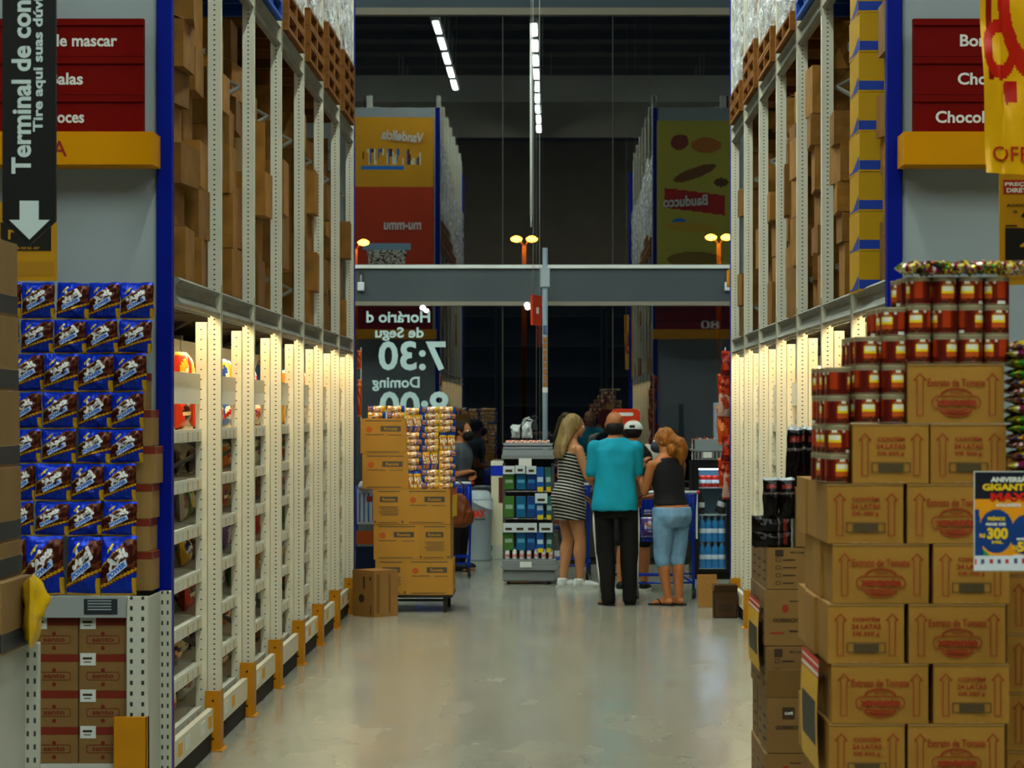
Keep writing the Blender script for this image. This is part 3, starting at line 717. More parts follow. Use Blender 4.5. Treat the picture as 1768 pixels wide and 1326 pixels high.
wd = lambda s, a, b, yc, hp: (s, (X(a, d)+X(b, d))/2, X(b, d)-X(a, d), hp*d/F)
aisle_sign('three red sign boards over a yellow ledge, above the chocolate pouches', -1, X(250, d), X(265, e), 10.49,
           [wd('de mascar', 92, 205, 0, 21), wd('Balas', 88, 146, 0, 21), wd('Doces', 84, 148, 0, 21)], yw=('A', X(104, e), 26*e/F, 27*e/F))
aisle_sign('three red sign boards over a yellow ledge, behind the hanging yellow banner', 1, X(1575, d), X(1560, e), 10.49,
           [wd('Bombons', 1655, 1768, 0, 21), wd('Chocolate', 1651, 1776, 0, 21), wd('Chocolates', 1613, 1745, 0, 21)])
aisle_sign('three red sign boards over a yellow ledge, far end before the mirrored decal', -1, -1.76, -1.70, 20.56, None, face=1)
w80 = (1.95, .3)
t80 = aisle_sign('three red sign boards over a yellow ledge, far end behind the drinks cooler', 1, 1.55, 1.50, 20.56, [None, None, ('80', 2.35, .28, .15)], face=1)
# terminal sign
d = 9.0; tx0, tx1 = X(5, d), X(97, d); xm = (tx0+tx1)/2
ts = thing('terminal_sign', 'black vertical pointed sign with white lettering and down arrow', 'sign', (0, d, 0))
mb = MB().prism([(tx0, 4.2), (tx0, Z(382, d)), (xm, Z(424, d)), (tx1, Z(382, d)), (tx1, 4.2)], -.01, .01, 'y', 0)
mb.build('board', pm('sign_black', '#0b0a08', .5), ts)
ar = MB(); ya = -.0115; q = lambda px, py: (X(px, d), ya, Z(py, d))
ar.add([q(35, 347), q(68, 347), q(68, 380), q(87, 380), q(52, 414), q(17, 380), q(35, 380)], [(0, 1, 2, 3, 4, 5, 6)]); ar.build('arrow', pm('sign_pale', '#b9c4c2', .5), ts)
lt = MB(); sc = d/F
ptext(lt, 'Terminal de consulta', 385*sc, 34*sc, X(38, d), Z(300-192, d), ya, 0, .03, spin=PI/2)
lt.build('lettering', pm('sign_pale', '#b9c4c2', .5), ts)
lt = MB(); ptext(lt, 'Tire aqui suas dúvidas', 272*sc, 22*sc, X(69, d), Z(228-136, d), ya, 0, .03, spin=PI/2); lt.build('lettering', pm('sign_pale', '#b9c4c2', .5), ts)
for s in (tx0+.02, tx1-.02): MB().cyl((s, 0, 4.2), (s, 0, 9.42), .0025, n=6).build('hanging_wire', white_metal, ts)
def price_card(label, x0, x1, z0, z1, y, px=None, black=(0, 0, 0, 0), red=None, rz=0, up=True):
    t = thing('price_card', label, 'price card', (0, y, 0)); w = x1-x0
    mb = MB().box(x0, x1, -.006, .006, z0, z1, 0)
    mb.box(x0+.01, x1-.01, -.0075, -.006, z0+.02, z0+.075, 3)
    a, b, c, e_ = black; mb.box(a, b, -.009, -.006, c, e_, 1)
    if red: a, b, c, e_ = red; mb.box(a, b, -.009, -.006, c, e_, 2)
    mb.build('card', [pm('card_yellow', '#b98208', .5, 0, .05, 3), pm('card_black', '#1b1712', .5), pm('card_red', '#a0200f', .5), pm('card_edge', '#a8761a', .4)], t)
    if up:
        for s in (x0+.02, x1-.02): MB().cyl((s, 0, z1), (s, 0, 9.42), .002, n=5).build('hanging_wire', white_metal, t)
    return t
d = 9.5; pc = price_card('yellow price card with black box hanging behind the terminal sign', X(-40, d), X(98, d), Z(485, d), Z(349, d), d, black=(X(2, d), X(89, d), Z(433, d), Z(384, d)))
mb = MB(); ptext(mb, 'r', 12*d/F, 17*d/F, X(21, d), Z(405, d), -.0105, 0); ptext(mb, 'A PARTIR DE R$ .457', 62*d/F, 5*d/F, X(38, d), Z(429, d), -.0105, 0); mb.build('lettering', pm('card_yellow', '#b98208', .5), pc)
d = 8.8; pc = price_card('yellow price card with red header hanging below the yellow banner', X(1725, d), X(1868, d), Z(492, d), Z(292, d), d, black=(X(1735, d), X(1858, d), Z(449, d), Z(394, d)), red=(X(1732, d), X(1862, d), Z(335, d), Z(311, d)))
mb = MB(); k_ = d/F
ptext(mb, 'PREÇO', 46*k_, 8*k_, X(1757, d), Z(319, d), -.0105, 0, .04); mb.build('lettering', whitep, pc); mb = MB(); ptext(mb, 'DIRETO', 46*k_, 8*k_, X(1760, d), Z(329, d), -.0105, 0, .04)
mb.build('lettering', whitep, pc); mb = MB(); ptext(mb, 'ACHOC. TRADIC.', 70*k_, 5*k_, X(1772, d), Z(355, d), -.0105, 1, .03); ptext(mb, 'UN', 7*k_, 5*k_, X(1752, d), Z(366, d), -.0105, 1, .03)
ptext(mb, '4', 10*k_, 16*k_, X(1767, d), Z(372, d), -.0105, 1, .03); mb.box(X(1735, d), X(1755, d), -.0105, -.009, Z(391, d), Z(389, d), 1); mb.build('lettering', [whitep, pm('card_black', '#1b1712', .5)], pc)
mb = MB(); ptext(mb, '4,95', 100*k_, 30*k_, X(1810, d), Z(424, d), -.0105, 0, .03); mb.build('price', pm('card_yellow', '#b98208', .5), pc)
# hanging plastic banner
d = 8.2; x0, x1, z0, z1 = X(1703, d), X(1990, d), Z(298, d), 3.6
def bp_(u, v):
    x = (x0+(x1-x0)*u); z = z0+(z1-z0)*v; px = CX+x*F/d; py = CY-(z-EH)*F/d
    if abs(py-219) < 1.2 or abs(py-223) < .8: return '#9a3a10'
    n = noise.noise(Vector((px*.02, py*.02, 0)))*9
    if (50 < px-1690+n) and 140 < py+.2*(px-1730) < 180-.3*(px-1730)*.3 and px < 1762: return '#a3160a'
    e = ((px-1735)/26)**2+((py-80)/48)**2
    if .35 < e < 1.25: return '#b01c0b'
    e = ((px-1800)/60)**2+((py+10)/130)**2
    if .7 < e < 1.3: return '#b3200c'
    if 1712 < px < 1722 and py < 135: return '#7e1508'
    return '#d39a0c'
mb = MB(); sh = lambda u, v: (x0-.0245*v+(x1-x0)*u*(1+.03*v), .05*math.sin(u*7+v*2.2)*(.6+.4*v)+.02*noise.noise(Vector((u*9, v*5, 1)))+(.012*math.sin(v*17) if u < .12 else 0), z0+(z1-z0)*v-.02*u)
mb.grid(sh, 150, 120, 0, bp_)
hb = thing('hanging_banner', 'glossy yellow plastic banner with red shapes hanging before the red boards', 'banner', (0, d, 0))
mb.build('sheet', pm('banner_plastic', 'VC', .25, .1, 0, bump=.15, bscale=14), hb)
mb = MB(); ptext(mb, 'OFERTA', 135*d/F, 26*d/F, 0, 0, 0, 0, .0, fn=lambda a, b: (lambda u, v: (sh(u, v)[0], sh(u, v)[1]-.006, sh(u, v)[2]))((X(1784, d)+a-x0)/(x1-x0), (Z(263, d)+b-z0)/(z1-z0)))
mb.build('lettering', pm('banner_red_print', '#a0180b', .4), hb)
for s in (x0+.02, x1-.05): MB().cyl((s, 0, z1-.01), (s, 0, 9.42), .002, n=5).build('hanging_wire', white_metal, hb)
# far end banners, they face the glass and show as reflections
def far_banner(label, xa, xb, z0, z1, paint, prints):
    t = thing('far_banner', label, 'banner', (0, 20.62, 0))
    MB().grid(lambda u, v: (xa+(xb-xa)*u, .03+.015*math.sin(u*5), z0+(z1-z0)*v), 60, 120, 0, paint).build('sheet', pm('banner_cloth', 'VC', .5), t)
    for s, w, h, cx, cz, m, sp in prints:
        mb = MB(); ptext(mb, s, w, h, 0, 0, 0, 0, .03, fn=lambda a, b: (cx-a*math.cos(sp)+b*math.sin(sp), .055, cz+b*math.cos(sp)+a*math.sin(sp))); mb.build('lettering', m, t)
    return t
wp = pm('sign_white', '#d9d6cc', .5)
def pl_(u, v):
    if v > .56:
        if .8 < u < .95: pass
        if .70 < v < .80 and .15 < u < .85 and noise.noise(Vector((u*22, v*8, 0))) > .05: return ['#e8d8a0', '#3f6fae', '#5a2a14', '#e6e0d0'][int(u*37) % 4]
        if .665 < v < .69 and .15 < u < .65: return '#2f7fd0'
        return '#e09a12'
    e = ((u-.45)/.28)**2
    if .16 < v < .20 and e < 1: return '#8fb4c8'
    if .03 < v < .16 and abs(u-.45) < .20+.3*(v-.03): return ['#cfc4b0', '#5a3a22', '#e0dccc'][int(abs(noise.noise(Vector((u*14, v*30, 2))))*7) % 3]
    return '#c43a0e'
far_banner('orange and yellow banner facing the glass, far end above the pouch rack', -3.0, -1.745, 3.7, 6.03, pl_,
           [('mu-mmu', .55, .11, -2.2, 4.42, wp, 0), ('Vandelícia', .62, .15, -2.2, 5.75, wp, .1)])
def pr_(u, v):
    # biscuit packets on pale yellow
    for cu, cv, a, ru, rv, c in ((.5, .66, .35, .30, .035, '#7a4a14'), (.45, .31, -.05, .34, .03, '#c89a2a'), (.3, .33, -.05, .1, .04, '#2f7fc8'), (.3, .86, .3, .12, .05, '#8a3a20'), (.65, .84, 0, .2, .05, '#b86a18'), (.5, .1, 0, .36, .05, '#8a6a1c'), (.85, .60, 0, .1, .03, '#6a4010')):
        x, y = u-cu, (v-cv); x, y = x*math.cos(a)+y*math.sin(a)*2, -x*math.sin(a)*.5+y*math.cos(a)
        if (x/ru)**2+(y/rv)**2 < 1: return c
    if abs(v-.475-(u-.5)*-.06) < .065 and abs(u-.5) < .40: return '#b3220c'
    return '#b9ac3c'
far_banner('pale yellow banner with biscuit packets facing the glass, far end above the can rack', 1.56, 2.68, 3.7, 5.98, pr_,
           [('Bauducco', .66, .16, 1.98, 4.79, wp, -.06)])
# ---------------------------------------------------------------- stack of tomato extract: cartons and cans
R = random.Random(21)
xk = pm('extract_carton', '#9c6c24', .75, 0, .10, 4, .10, 25, .10); xr_ = pm('extract_red_print', '#8e2c0c', .8); xd = pm('extract_dark_print', '#4a3a20', .8); cream_edge = pm('kraft_edge', '#a98250', .8)
L_, S_, H_ = .276, .217, .1700
def arrow(mb, cx, z0, z1, y, m):
    for s in (-1, 1):
        mb.box(cx+s*.0085-.0012, cx+s*.0085+.0012, y, y+.0005, z0, z1-.022, m)
        mb.add([(cx+s*.0085, y, z1-.022), (cx+s*.018, y, z1-.022), (cx+s*.018, y, z1-.0195), (cx, y, z1), (cx, y, z1-.004), (cx+s*.013, y, z1-.0195), (cx+s*.0085, y, z1-.0195)], [(0, 1, 2, 5, 6), (2, 3, 4, 5)], m)
    mb.box(cx-.0085, cx+.0085, y, y+.0005, z0, z0+.002, m)
def extract(kind, sd):
    w, d = (L_, S_) if kind == 'L' else (S_, L_); mb = MB()
    def wv(a, b): return .003*noise.noise(Vector((a*4+sd, b*4, sd)))
    mb.grid(lambda u, v: ((u-.5)*w, wv(u, v)-.002*math.sin(PI*u)*math.sin(PI*v), v*H_), 8, 6, 0); mb.grid(lambda u, v: ((.5-u)*w, d, v*H_), 2, 2, 0)
    mb.grid(lambda u, v: (w/2, u*d, v*H_), 4, 4, 0); mb.grid(lambda u, v: (-w/2-wv(u, v), (1-u)*d, v*H_), 4, 4, 0)
    mb.add([(-w/2, 0, H_), (w/2, 0, H_), (w/2, d, H_), (-w/2, d, H_)], [(0, 1, 2, 3)], 0); mb.add([(-w/2, 0, 0), (w/2, 0, 0), (w/2, d, 0), (-w/2, d, 0)], [(3, 2, 1, 0)], 0)
    mb.box(-w/2-.001, w/2+.001, -.0032, -.002, H_*.985, H_, 3)
    y = -.0055; ax = w/2-.034
    for s in (-1, 1): arrow(mb, s*ax, .022, .145, y, 1)
    if kind == 'L':
        ptext(mb, 'Extrato de Tomate', .165, .022, 0, .117, y, 1, .015)
        ring(mb, rrect(0, .060, .142, .040, .019), rrect(0, .060, .136, .034, .016), y, 1)
        ptext(mb, 'xavante', .118, .023, 0, .061, y-.0005, 1, .06)
        for s in (-1, 1):
            a0 = [(.046*math.cos(t), .060+s*(.021+.021*math.sin(t))) for t in [PI*i/14 for i in range(15)]]; a1 = [(.040*math.cos(t), .060+s*(.0205+.0165*math.sin(t))) for t in [PI*i/14 for i in range(15)]]
            mb.add([(p, y, q) for p, q in a0+a1], [(i, i+1, 16+i, 15+i) for i in range(14)], 1)
        mb.add([(.034*math.cos(t), y, .060-.0225-.010*math.sin(t)) for t in [PI*i/10 for i in range(11)]], [tuple(range(11))], 1)
        for k in range(5): mb.box(-.016+k*.0075, -.011+k*.0075, y, y+.0004, .086, .091, 1)
    else:
        for k, s in enumerate(('CONTÉM', '24 LATAS', 'DE 350 g')): ptext(mb, s, (.078, .084, .076)[k], .014, 0, .128-.0215*k, y, 1, .03)
        ring(mb, rrect(0, .046, .112, .029, .002), rrect(0, .046, .106, .024, .001), y, 2); mb.box(-.036, .036, y-.0002, y, .035, .057, 2)
        for k in range(3): mb.box(-.04+k*.03, -.022+k*.03, -.003, -.001, .001, .004, 3)
    return mb.mesh('extract_carton', [xk, xr_, xd, cream_edge])
XL = [extract('L', k) for k in range(3)]; XS = [extract('S', k+5) for k in range(3)]
Y0 = 6.93; k_ = Y0/F; n = 0
base = .112
# rows from the floor up: (kind, left px, right px)
rows_ = []
for r in range(6): rows_.append([('S', 1432, 0), ('L', 1570, 0)] if r % 2 == 0 else [('L', 1437, 0), ('S', 1612, 0)])
rows_ = rows_[:6]
tp = MB()
pt_ = PW.put((X(1445, Y0)+.26, 7.22, 0), rz=0, label='wooden pallet under the tomato extract cartons', group='pallets on the floor', sc=(.55, .5, .9)); pt_['category'] = 'pallet'
for r in range(10):
    z = .112+r*.1722
    if r < 8: row = [('S', 1430), ('L', 1568)] if r % 2 == 1 else [('L', 1437), ('S', 1612)]
    else: row = []
    if r == 8: row = [('S', 1474), ('S', 1608)]
    if r == 9: row = [('L', 1568)]
    if r >= 8: z = .112+r*.1722
    for c, (kd, px) in enumerate(row):
        w = L_ if kd == 'L' else S_; xc = X(px, Y0)+w/2+R.uniform(-.003, .003); yy = Y0+R.uniform(0, .006)
        for dpt in range(3 if (c == 0 and r < 8) else 1):
            me = (XL if kd == 'L' else XS)[R.randrange(3)]; dp = S_ if kd == 'L' else L_
            if dpt and kd == 'S': me = XS[R.randrange(3)]
            if yy+dp > 7.78: break
            o = obj('extract_carton', me, None, (xc-(R.uniform(0, .012) if dpt else 0), yy, z), (0, 0, R.uniform(-.012, .012)))
            tag(o, 'tomato carton with %s, %s row up, %s%s' % ('round emblem' if kd == 'L' else 'barcode box', ORD[r], 'aisle column' if c == 0 else 'inner column', ', %s behind front' % NTH[dpt-1] if dpt else ''), 'carton', 'tomato extract cartons'); n += 1
            yy += dp+.004
# cans
def can_paint(u, i):
    if i in (0, 1, 12, 13): return '#8f8064'
    f = (u*2) % 1; v = (i-2)/10
    if abs(f-.25) < .17:
        e = abs(f-.25)/.17
        if .44 < v < .98-.30*e*e: return '#f0cc14' if v < .56 or e > .86 else ('#e8e0c8' if v < .74 else ('#a8621c' if v < .9 else '#e8e0c8'))
        if v < .28: return '#2c2410' if noise.noise(Vector((f*30, v*9, 0))) > .0 else '#7e2410'
        return '#c2521a' if v < .42 else '#8a2410'
    if abs(f-.68) < .10:
        if v < .2 and u > .5: return '#d5d0c4'
        return '#a83410' if v > .25 else '#5a1a0c'
    if v > .85 and abs(f-.5) < .04: return '#c9c2b0'
    return '#54120a' if (v < .3 or f > .85) else '#6c1a0c'
pr_f = [(.030, .0005), (.0365, .001), (.0365, .004), (.0358, .006), (.0358, .013), (.0358, .020), (.0358, .027), (.0358, .034), (.0358, .041), (.0358, .048), (.0358, .055), (.0358, .062), (.0358, .069), (.0358, .076), (.0365, .080), (.0365, .0825), (.034, .0825), (.033, .079), (0, .079)]
cm = MB().lathe(pr_f, 56, 0, paint=lambda u, i: can_paint(u, i) if i < 14 else '#a39470').mesh('tomato_can', pm('can_litho', 'VC', .3, .15))
CH_ = .0835
zt9, zt8, zt7 = .112+10*.1722, .112+9*.1722, .112+8*.1722
cols = [(1448, zt7, 4, 0), (1500, zt8, 3, 0), (1546, zt8, 4, 0), (1590, zt9, 3, 0), (1635, zt9, 3, 0), (1680, zt9, 3, 0), (1725, zt9, 3, 0)]
for c, (px, zb_, nrow, off) in enumerate(cols):
    for dpt in range(4 if c < 4 else 2):
        for k in range(nrow):
            x = X(px, Y0)+.0 -dpt*.004+R.uniform(-.002, .002); y = Y0+.045+dpt*.0755
            o = obj('tomato_can', cm, None, (x, y, zb_+k*CH_), (0, 0, R.choice((-.9, -.5, 0, .5, 1.0, 1.5))+R.uniform(-.2, .2)+(PI if R.random() < .4 else 0)))
            tag(o, 'red tomato can, %s of its pile, %s pile from the aisle%s' % (ORD[k], NTH[c], ', front' if dpt == 0 else ', %s behind' % NTH[dpt-1]), 'can', 'tomato extract cans')
# rows of sweets lying on top and stacked beside the cans
sw = [('#7a1c4a', '#d8c21a', '#e8e0cc'), ('#c9a512', '#5a1230', '#2c7a2c'), ('#3a8a2a', '#e0d020', '#7a1c3a'), ('#2a2a6a', '#c9a012', '#b02020'), ('#8a1a2a', '#d0c8c0', '#d8b81a'), ('#d0b81a', '#22224a', '#a01a3a')]
def sweet_paint(p, sd):
    def f(u, v):
        nn = noise.noise(Vector((u*6+sd*5, v*4, sd)))
        return p[0] if nn < -.05 else (p[1] if nn < .22 else p[2])
    return f
SW = [bag(.075, .105, .035, sweet_paint(p, k), 60+k, 12, 14, wob=.02).mesh('sweet_packet', pm('sweet_foil', 'VC', .15, .3, 0, bump=.4, bscale=40)) for k, p in enumerate(sw)]
zt = zt9+3*CH_
for c in range(16):
    for dpt in range(2):
        o = obj('sweet_packet', SW[(c*5+dpt*2) % 6], None, (X(1552, Y0)+.035+c*.023, Y0+.06+dpt*.08+(c % 2)*.012, zt+.020+(c % 2)*.004+dpt*.003), (PI/2-.08, R.uniform(-.5, .5), 0), (.8, .8, .8))
        tag(o, 'shiny sweet packet lying on the top cans, %s from aisle, %s row' % (ORD[c] if c < 15 else 'last', ['front', 'second'][dpt]) if c else 'small shiny sweet packet at the aisle end on top cans, %s row' % ['front', 'second'][dpt], 'sweet packet', 'sweet packets on the cans')
for k in range(15):
    z = Z(826, Y0)+k*.0262
    for dpt in range(2):
        o = obj('sweet_packet', SW[(k*5+dpt+1) % 6], None, (X(1778, Y0)+R.uniform(-.004, .004), Y0+.03+dpt*.1, z+.014), (PI/2, PI/2*0+R.uniform(-.1, .1), PI/2*0), (1.65, .8, .75))
        tag(o, 'coloured sweet packet piled beside the cans, %s up%s' % (ORD[k], '' if dpt == 0 else ', back'), 'sweet packet', 'sweet packets piled beside the cans')
# stack at the picture edge behind the sweets
for k in range(10):
    z = .012+k*.1722
    if z > 1.50: break
    o = obj('extract_carton', XS[k % 3], None, (X(1757, Y0)+S_/2, Y0+.16, z), (0, 0, 0)); tag(o, 'tomato extract carton in the next stack at the picture edge, %s up' % ORD[k], 'carton', 'cartons in the edge stack')
sup = tag(MB().box(-.11, .13, 0, .3, 0, .012, 0).build('slip_sheet', kraft, loc=(X(1757, Y0)+S_/2, Y0+.15, 0)), 'flat brown slip sheet under the stack at the picture edge', 'slip sheet')
# the last carton tops carry a shelf box for the sweets
tb = MB().box(0, .35, 0, .24, 0, Z(826, Y0)-(.012+9*.1722)-.001, 0); tag(tb.build('sweet_box', kraft, loc=(X(1740, Y0), Y0+.005, .012+9*.1722)), 'brown box under the pile of sweet packets', 'box')
# anniversary poster at the edge
d = 6.55; k_ = d/F; pa, pb, pc0, pc1 = X(1683, d), X(1830, d), Z(985, d), Z(815, d)
def post_paint(u, v):
    px = 1683+147*u; py = 985-170*v+ (px-1683)*.02
    if py > 960: return '#c9cdd0' if not (966 < py < 974 and px % 14 < 6) else ('#b02a20' if px % 28 < 14 else '#3a4a6a')
    if ((px-1720)/30)**2+((py-918)/38)**2 < 1: return '#12366e'
    if ((px-1768)/24)**2+((py-925)/34)**2 < 1: return '#12366e'
    if py < 858+((px-1700)*.03): return '#181a26' if py < 866 else '#c9560f'
    if py > 880 and px < 1690+ (py-880)*.1: return '#12366e'
    if (px-1683)+(960-py) < 26: return '#2a7a3a'
    return '#d98a12' if py > 862 else '#181a26'
ps = thing('anniversary_poster', 'blue and orange promotional poster on the tomato extract cartons', 'poster', (0, d, 0))
mb = MB().box(pa-.002, pb+.002, .0, .006, pc0-.002, pc1+.002, 1); mb.grid(lambda u, v: (pa+(pb-pa)*u, -.0015, pc0+(pc1-pc0)*v+.012*0), 98, 113, 0, post_paint, smooth=False)
mb.build('board', [pm('poster_print', 'VC', .4), whitep], ps, rot=(0, 0, 0))
mb = MB()
for s, m, w, h, px, py in (('ANIVERSÁRIO', 0, 84, 11, 1752, 827), ('GIGANTE', 1, 82, 12, 1737, 841), ('MAX', 2, 62, 15, 1741, 858), ('ATACADISTA', 0, 44, 6, 1741, 872), ('PRÊMIOS', 1, 30, 8, 1720, 895), ('MAIS DE', 0, 34, 5, 1719, 905),
                           ('300', 1, 36, 20, 1722, 921), ('R$', 1, 10, 8, 1696, 925), ('MIL', 1, 20, 5, 1722, 936), ('50', 1, 24, 18, 1768, 944), ('R$', 1, 9, 8, 1752, 945), ('sorteios', 0, 22, 5, 1766, 930)):
    ptext(mb, s, w*k_, h*k_, X(px, d), Z(py, d), -.003, m, .05)
mb.build('lettering', [whitep, pm('poster_yellow', '#e0b81a', .4), pm('poster_red', '#c8200f', .4)], ps)
MB().cyl((pb-.06, .01, 0), (pb-.06, .01, pc1), .008, n=8).build('stand_pole', white_metal, ps); MB().lathe([(.11, 0), (.11, .008), (.02, .016), (.0, .02)], 20, o=(pb-.06, .01, 0)).build('stand_foot', white_metal, ps)
# ---------------------------------------------------------------- coffee stack
Y1 = 8.75; ck = pm('coffee_carton', '#7d5a2c', .75, 0, .12, 4, .1, 25, .15)
def coffee_carton(kind):
    w, d_, h = .26, .21, .165; mb = MB().box(-w/2, w/2, 0, d_, 0, h, 0)
    y = -.0015
    if kind == 0:
        for r in range(4):
            z = h-.055-r*.031; ring(mb, [(-.098, z), (-.08, z), (-.08, z+.014), (-.098, z+.014)], [(-.096, z+.002), (-.082, z+.002), (-.082, z+.012), (-.096, z+.012)], y, 1); mb.box(-.072, -.072+(.045, .05, .046, .04)[r], y, 0, z+.004, z+.009, 1)
        mb.box(-.10, -.07, y, 0, h-.035, h-.008, 1); ptext(mb, 'SÃO TOMÉ', .05, .008, -.02, h-.018, y, 1, .04)
    elif kind == 1:
        mb.cyl((-.055, -.002, h-.055), (-.055, 0, h-.055), .012, n=14, m=2); ptext(mb, 'ODEBRECHT', .10, .012, -.05, h-.09, y, 1, .04)
        mb.box(-.11, -.06, y, 0, h-.13, h-.125, 2); mb.box(-.04, .0, y, 0, h-.035, h-.032, 1); mb.box(-.04, .0, y, 0, h-.125, h-.12, 1)
    else:
        mb.box(-.075, -.03, y, 0, h-.065, h-.03, 1, ); ptext(mb, 'ODEBRECHT', .10, .012, -.05, h-.09, y, 1, .04); ptext(mb, 'CAFÉ', .03, .01, -.052, h-.047, y-.0008, 3, .04)
        for s in (-1,): mb.box(-w/2, w/2, -.002, .0, 0, .09, 0, Matrix.Translation((0, 0, h)) @ Matrix.Rotation(.35, 4, 'X'))
    for r in range(3): mb.box(-w/2-.001, -w/2, .05, .13, .03+.035*r, .038+.035*r, 1)
    return mb.mesh('coffee_carton', [ck, pm('carton_ink', '#3b2a18', .8), redink, whitep], bevel=.0)
CC = [coffee_carton(k) for k in range(3)]
zz = [(Z(1326, Y1)-.165*1.0-.003, 0), (Z(1326, Y1), 2), (Z(1326, Y1)+.21, 0), (0, 1)]
xe = X(1325, Y1); zt = 0
seq = [(.02, .165, 1), (.188, .165, 0), (.356, .19, 2), (.5, 0, 0)]
z = 0; hs = [.165, .170, .19, .235, .21, .235, .175]; kd = [1, 0, 1, 2, 0, 1, 0]
zt = Z(945, Y1); tot = sum(hs); f_ = zt/tot
for k in range(7):
    h = hs[k]*f_
    for dpt in range(3):
        o = obj('coffee_carton', CC[kd[k]] if not (kd[k] == 2 and dpt) else CC[1], None, (xe+.13-(.004*(k % 3)), Y1+dpt*.215+.004*k, z), (0, 0, R.uniform(-.02, .02)), (1, 1, (h-.003)/.165))
        tag(o, 'brown coffee carton behind the tomato stack, %s from the floor, %s from the front' % (ORD[k], NTH[dpt]), 'carton', 'coffee cartons')
    z += h
cf = lambda sd: (lambda u, v: '#b9bcc0' if (v > .95 or abs(v-.1) < .02 and .2 < u < .8) else ('#6a1f14' if (abs(v-.8) < .035 and .15 < u < .85) else ('#5a5048' if (abs(v-.62) < .02 or abs(v-.45) < .015 and u > .3) else '#120c0a')))
CP = [bag(.085, .215, .055, cf(k), 90+k, 12, 20, wob=.02).mesh('coffee_pack', pm('coffee_foil', 'VC', .13, .2, 0, bump=.5, bscale=30)) for k in range(2)]
z = zt+.001; n = 0
def cpack(x, y, z, rot, sc, w): 
    global n; n += 1
    tag(obj('coffee_pack', CP[n % 2], None, (x, y, z), rot, sc), 'shiny dark coffee pack, %s' % w, 'coffee pack', 'coffee packs')
sC = Y1/F
for k, pz in enumerate((0, 1)):
    for c in range(2): cpack(xe-.045, Y1+.05+c*.1, z+.027+pz*.05, (0, PI/2, 0.0), (.75, .9, .66), 'lying flat, %s of two, %s' % (['lower', 'upper'][pz], ['front', 'back'][c]))
z2 = z+.102
for c in range(2):
    for dpt in range(2): cpack(X(1334+27*c, Y1), Y1+.04+dpt*.06, z2, (0, 0, 0), (.62, .9, .68), 'upright below the tall packs, %s, %s' % (['aisle side', 'inner side'][c], ['front', 'back'][dpt]))
o = MB().box(X(1375, Y1), X(1375, Y1)+.2, Y1+.02, Y1+.2, z, Z(843, Y1), 0).build('coffee_box', ck); tag(o, 'open brown box under the tall dark coffee packs', 'carton')
for c in range(5):
    cpack(X(1368+18*c, Y1+.1), Y1+.12+.01*(c % 2), Z(843, Y1)+.002, (R.uniform(-.05, .05), R.uniform(-.06, .06), R.uniform(-.3, .3)), (.62, .9, 1.02), 'tall upright on the open box, %s from the aisle' % NTH[c])
# yellow price signs hanging on the aisle side of the two stacks (seen nearly edge on)
for px, d0, y0_, y1_, w, l in ((1316, 8.82, 1160, 1040, .46, 'yellow price sheet with red header on the aisle side of the coffee cartons'), (1425, 6.99, 1335, 1140, .46, 'yellow price sheet with red header on the aisle side of the extract cartons')):
    x = (X(1325, Y1)-.022 if d0 > 8 else X(1430, Y0)-.02); z0, z1 = Z(y0_, d0), Z(y1_, d0)
    mb = MB(); f = lambda u, v, x=x, z0=z0, z1=z1: (x-.006*math.sin(v*3.2), d0+.0+w*u, z0+(z1-z0)*v)
    mb.grid(f, 20, 60, 0, lambda u, v: '#c23018' if v > .84 and (v*14 % 1) > .25 else ('#d8d0c0' if v > .84 else ('#1e1a14' if (.22 < v < .62 and .1 < u < .9) else '#d09c12')), smooth=False)
    tag(mb.build('price_sheet', pm('sheet_print', 'VC', .5)), l, 'price sheet')
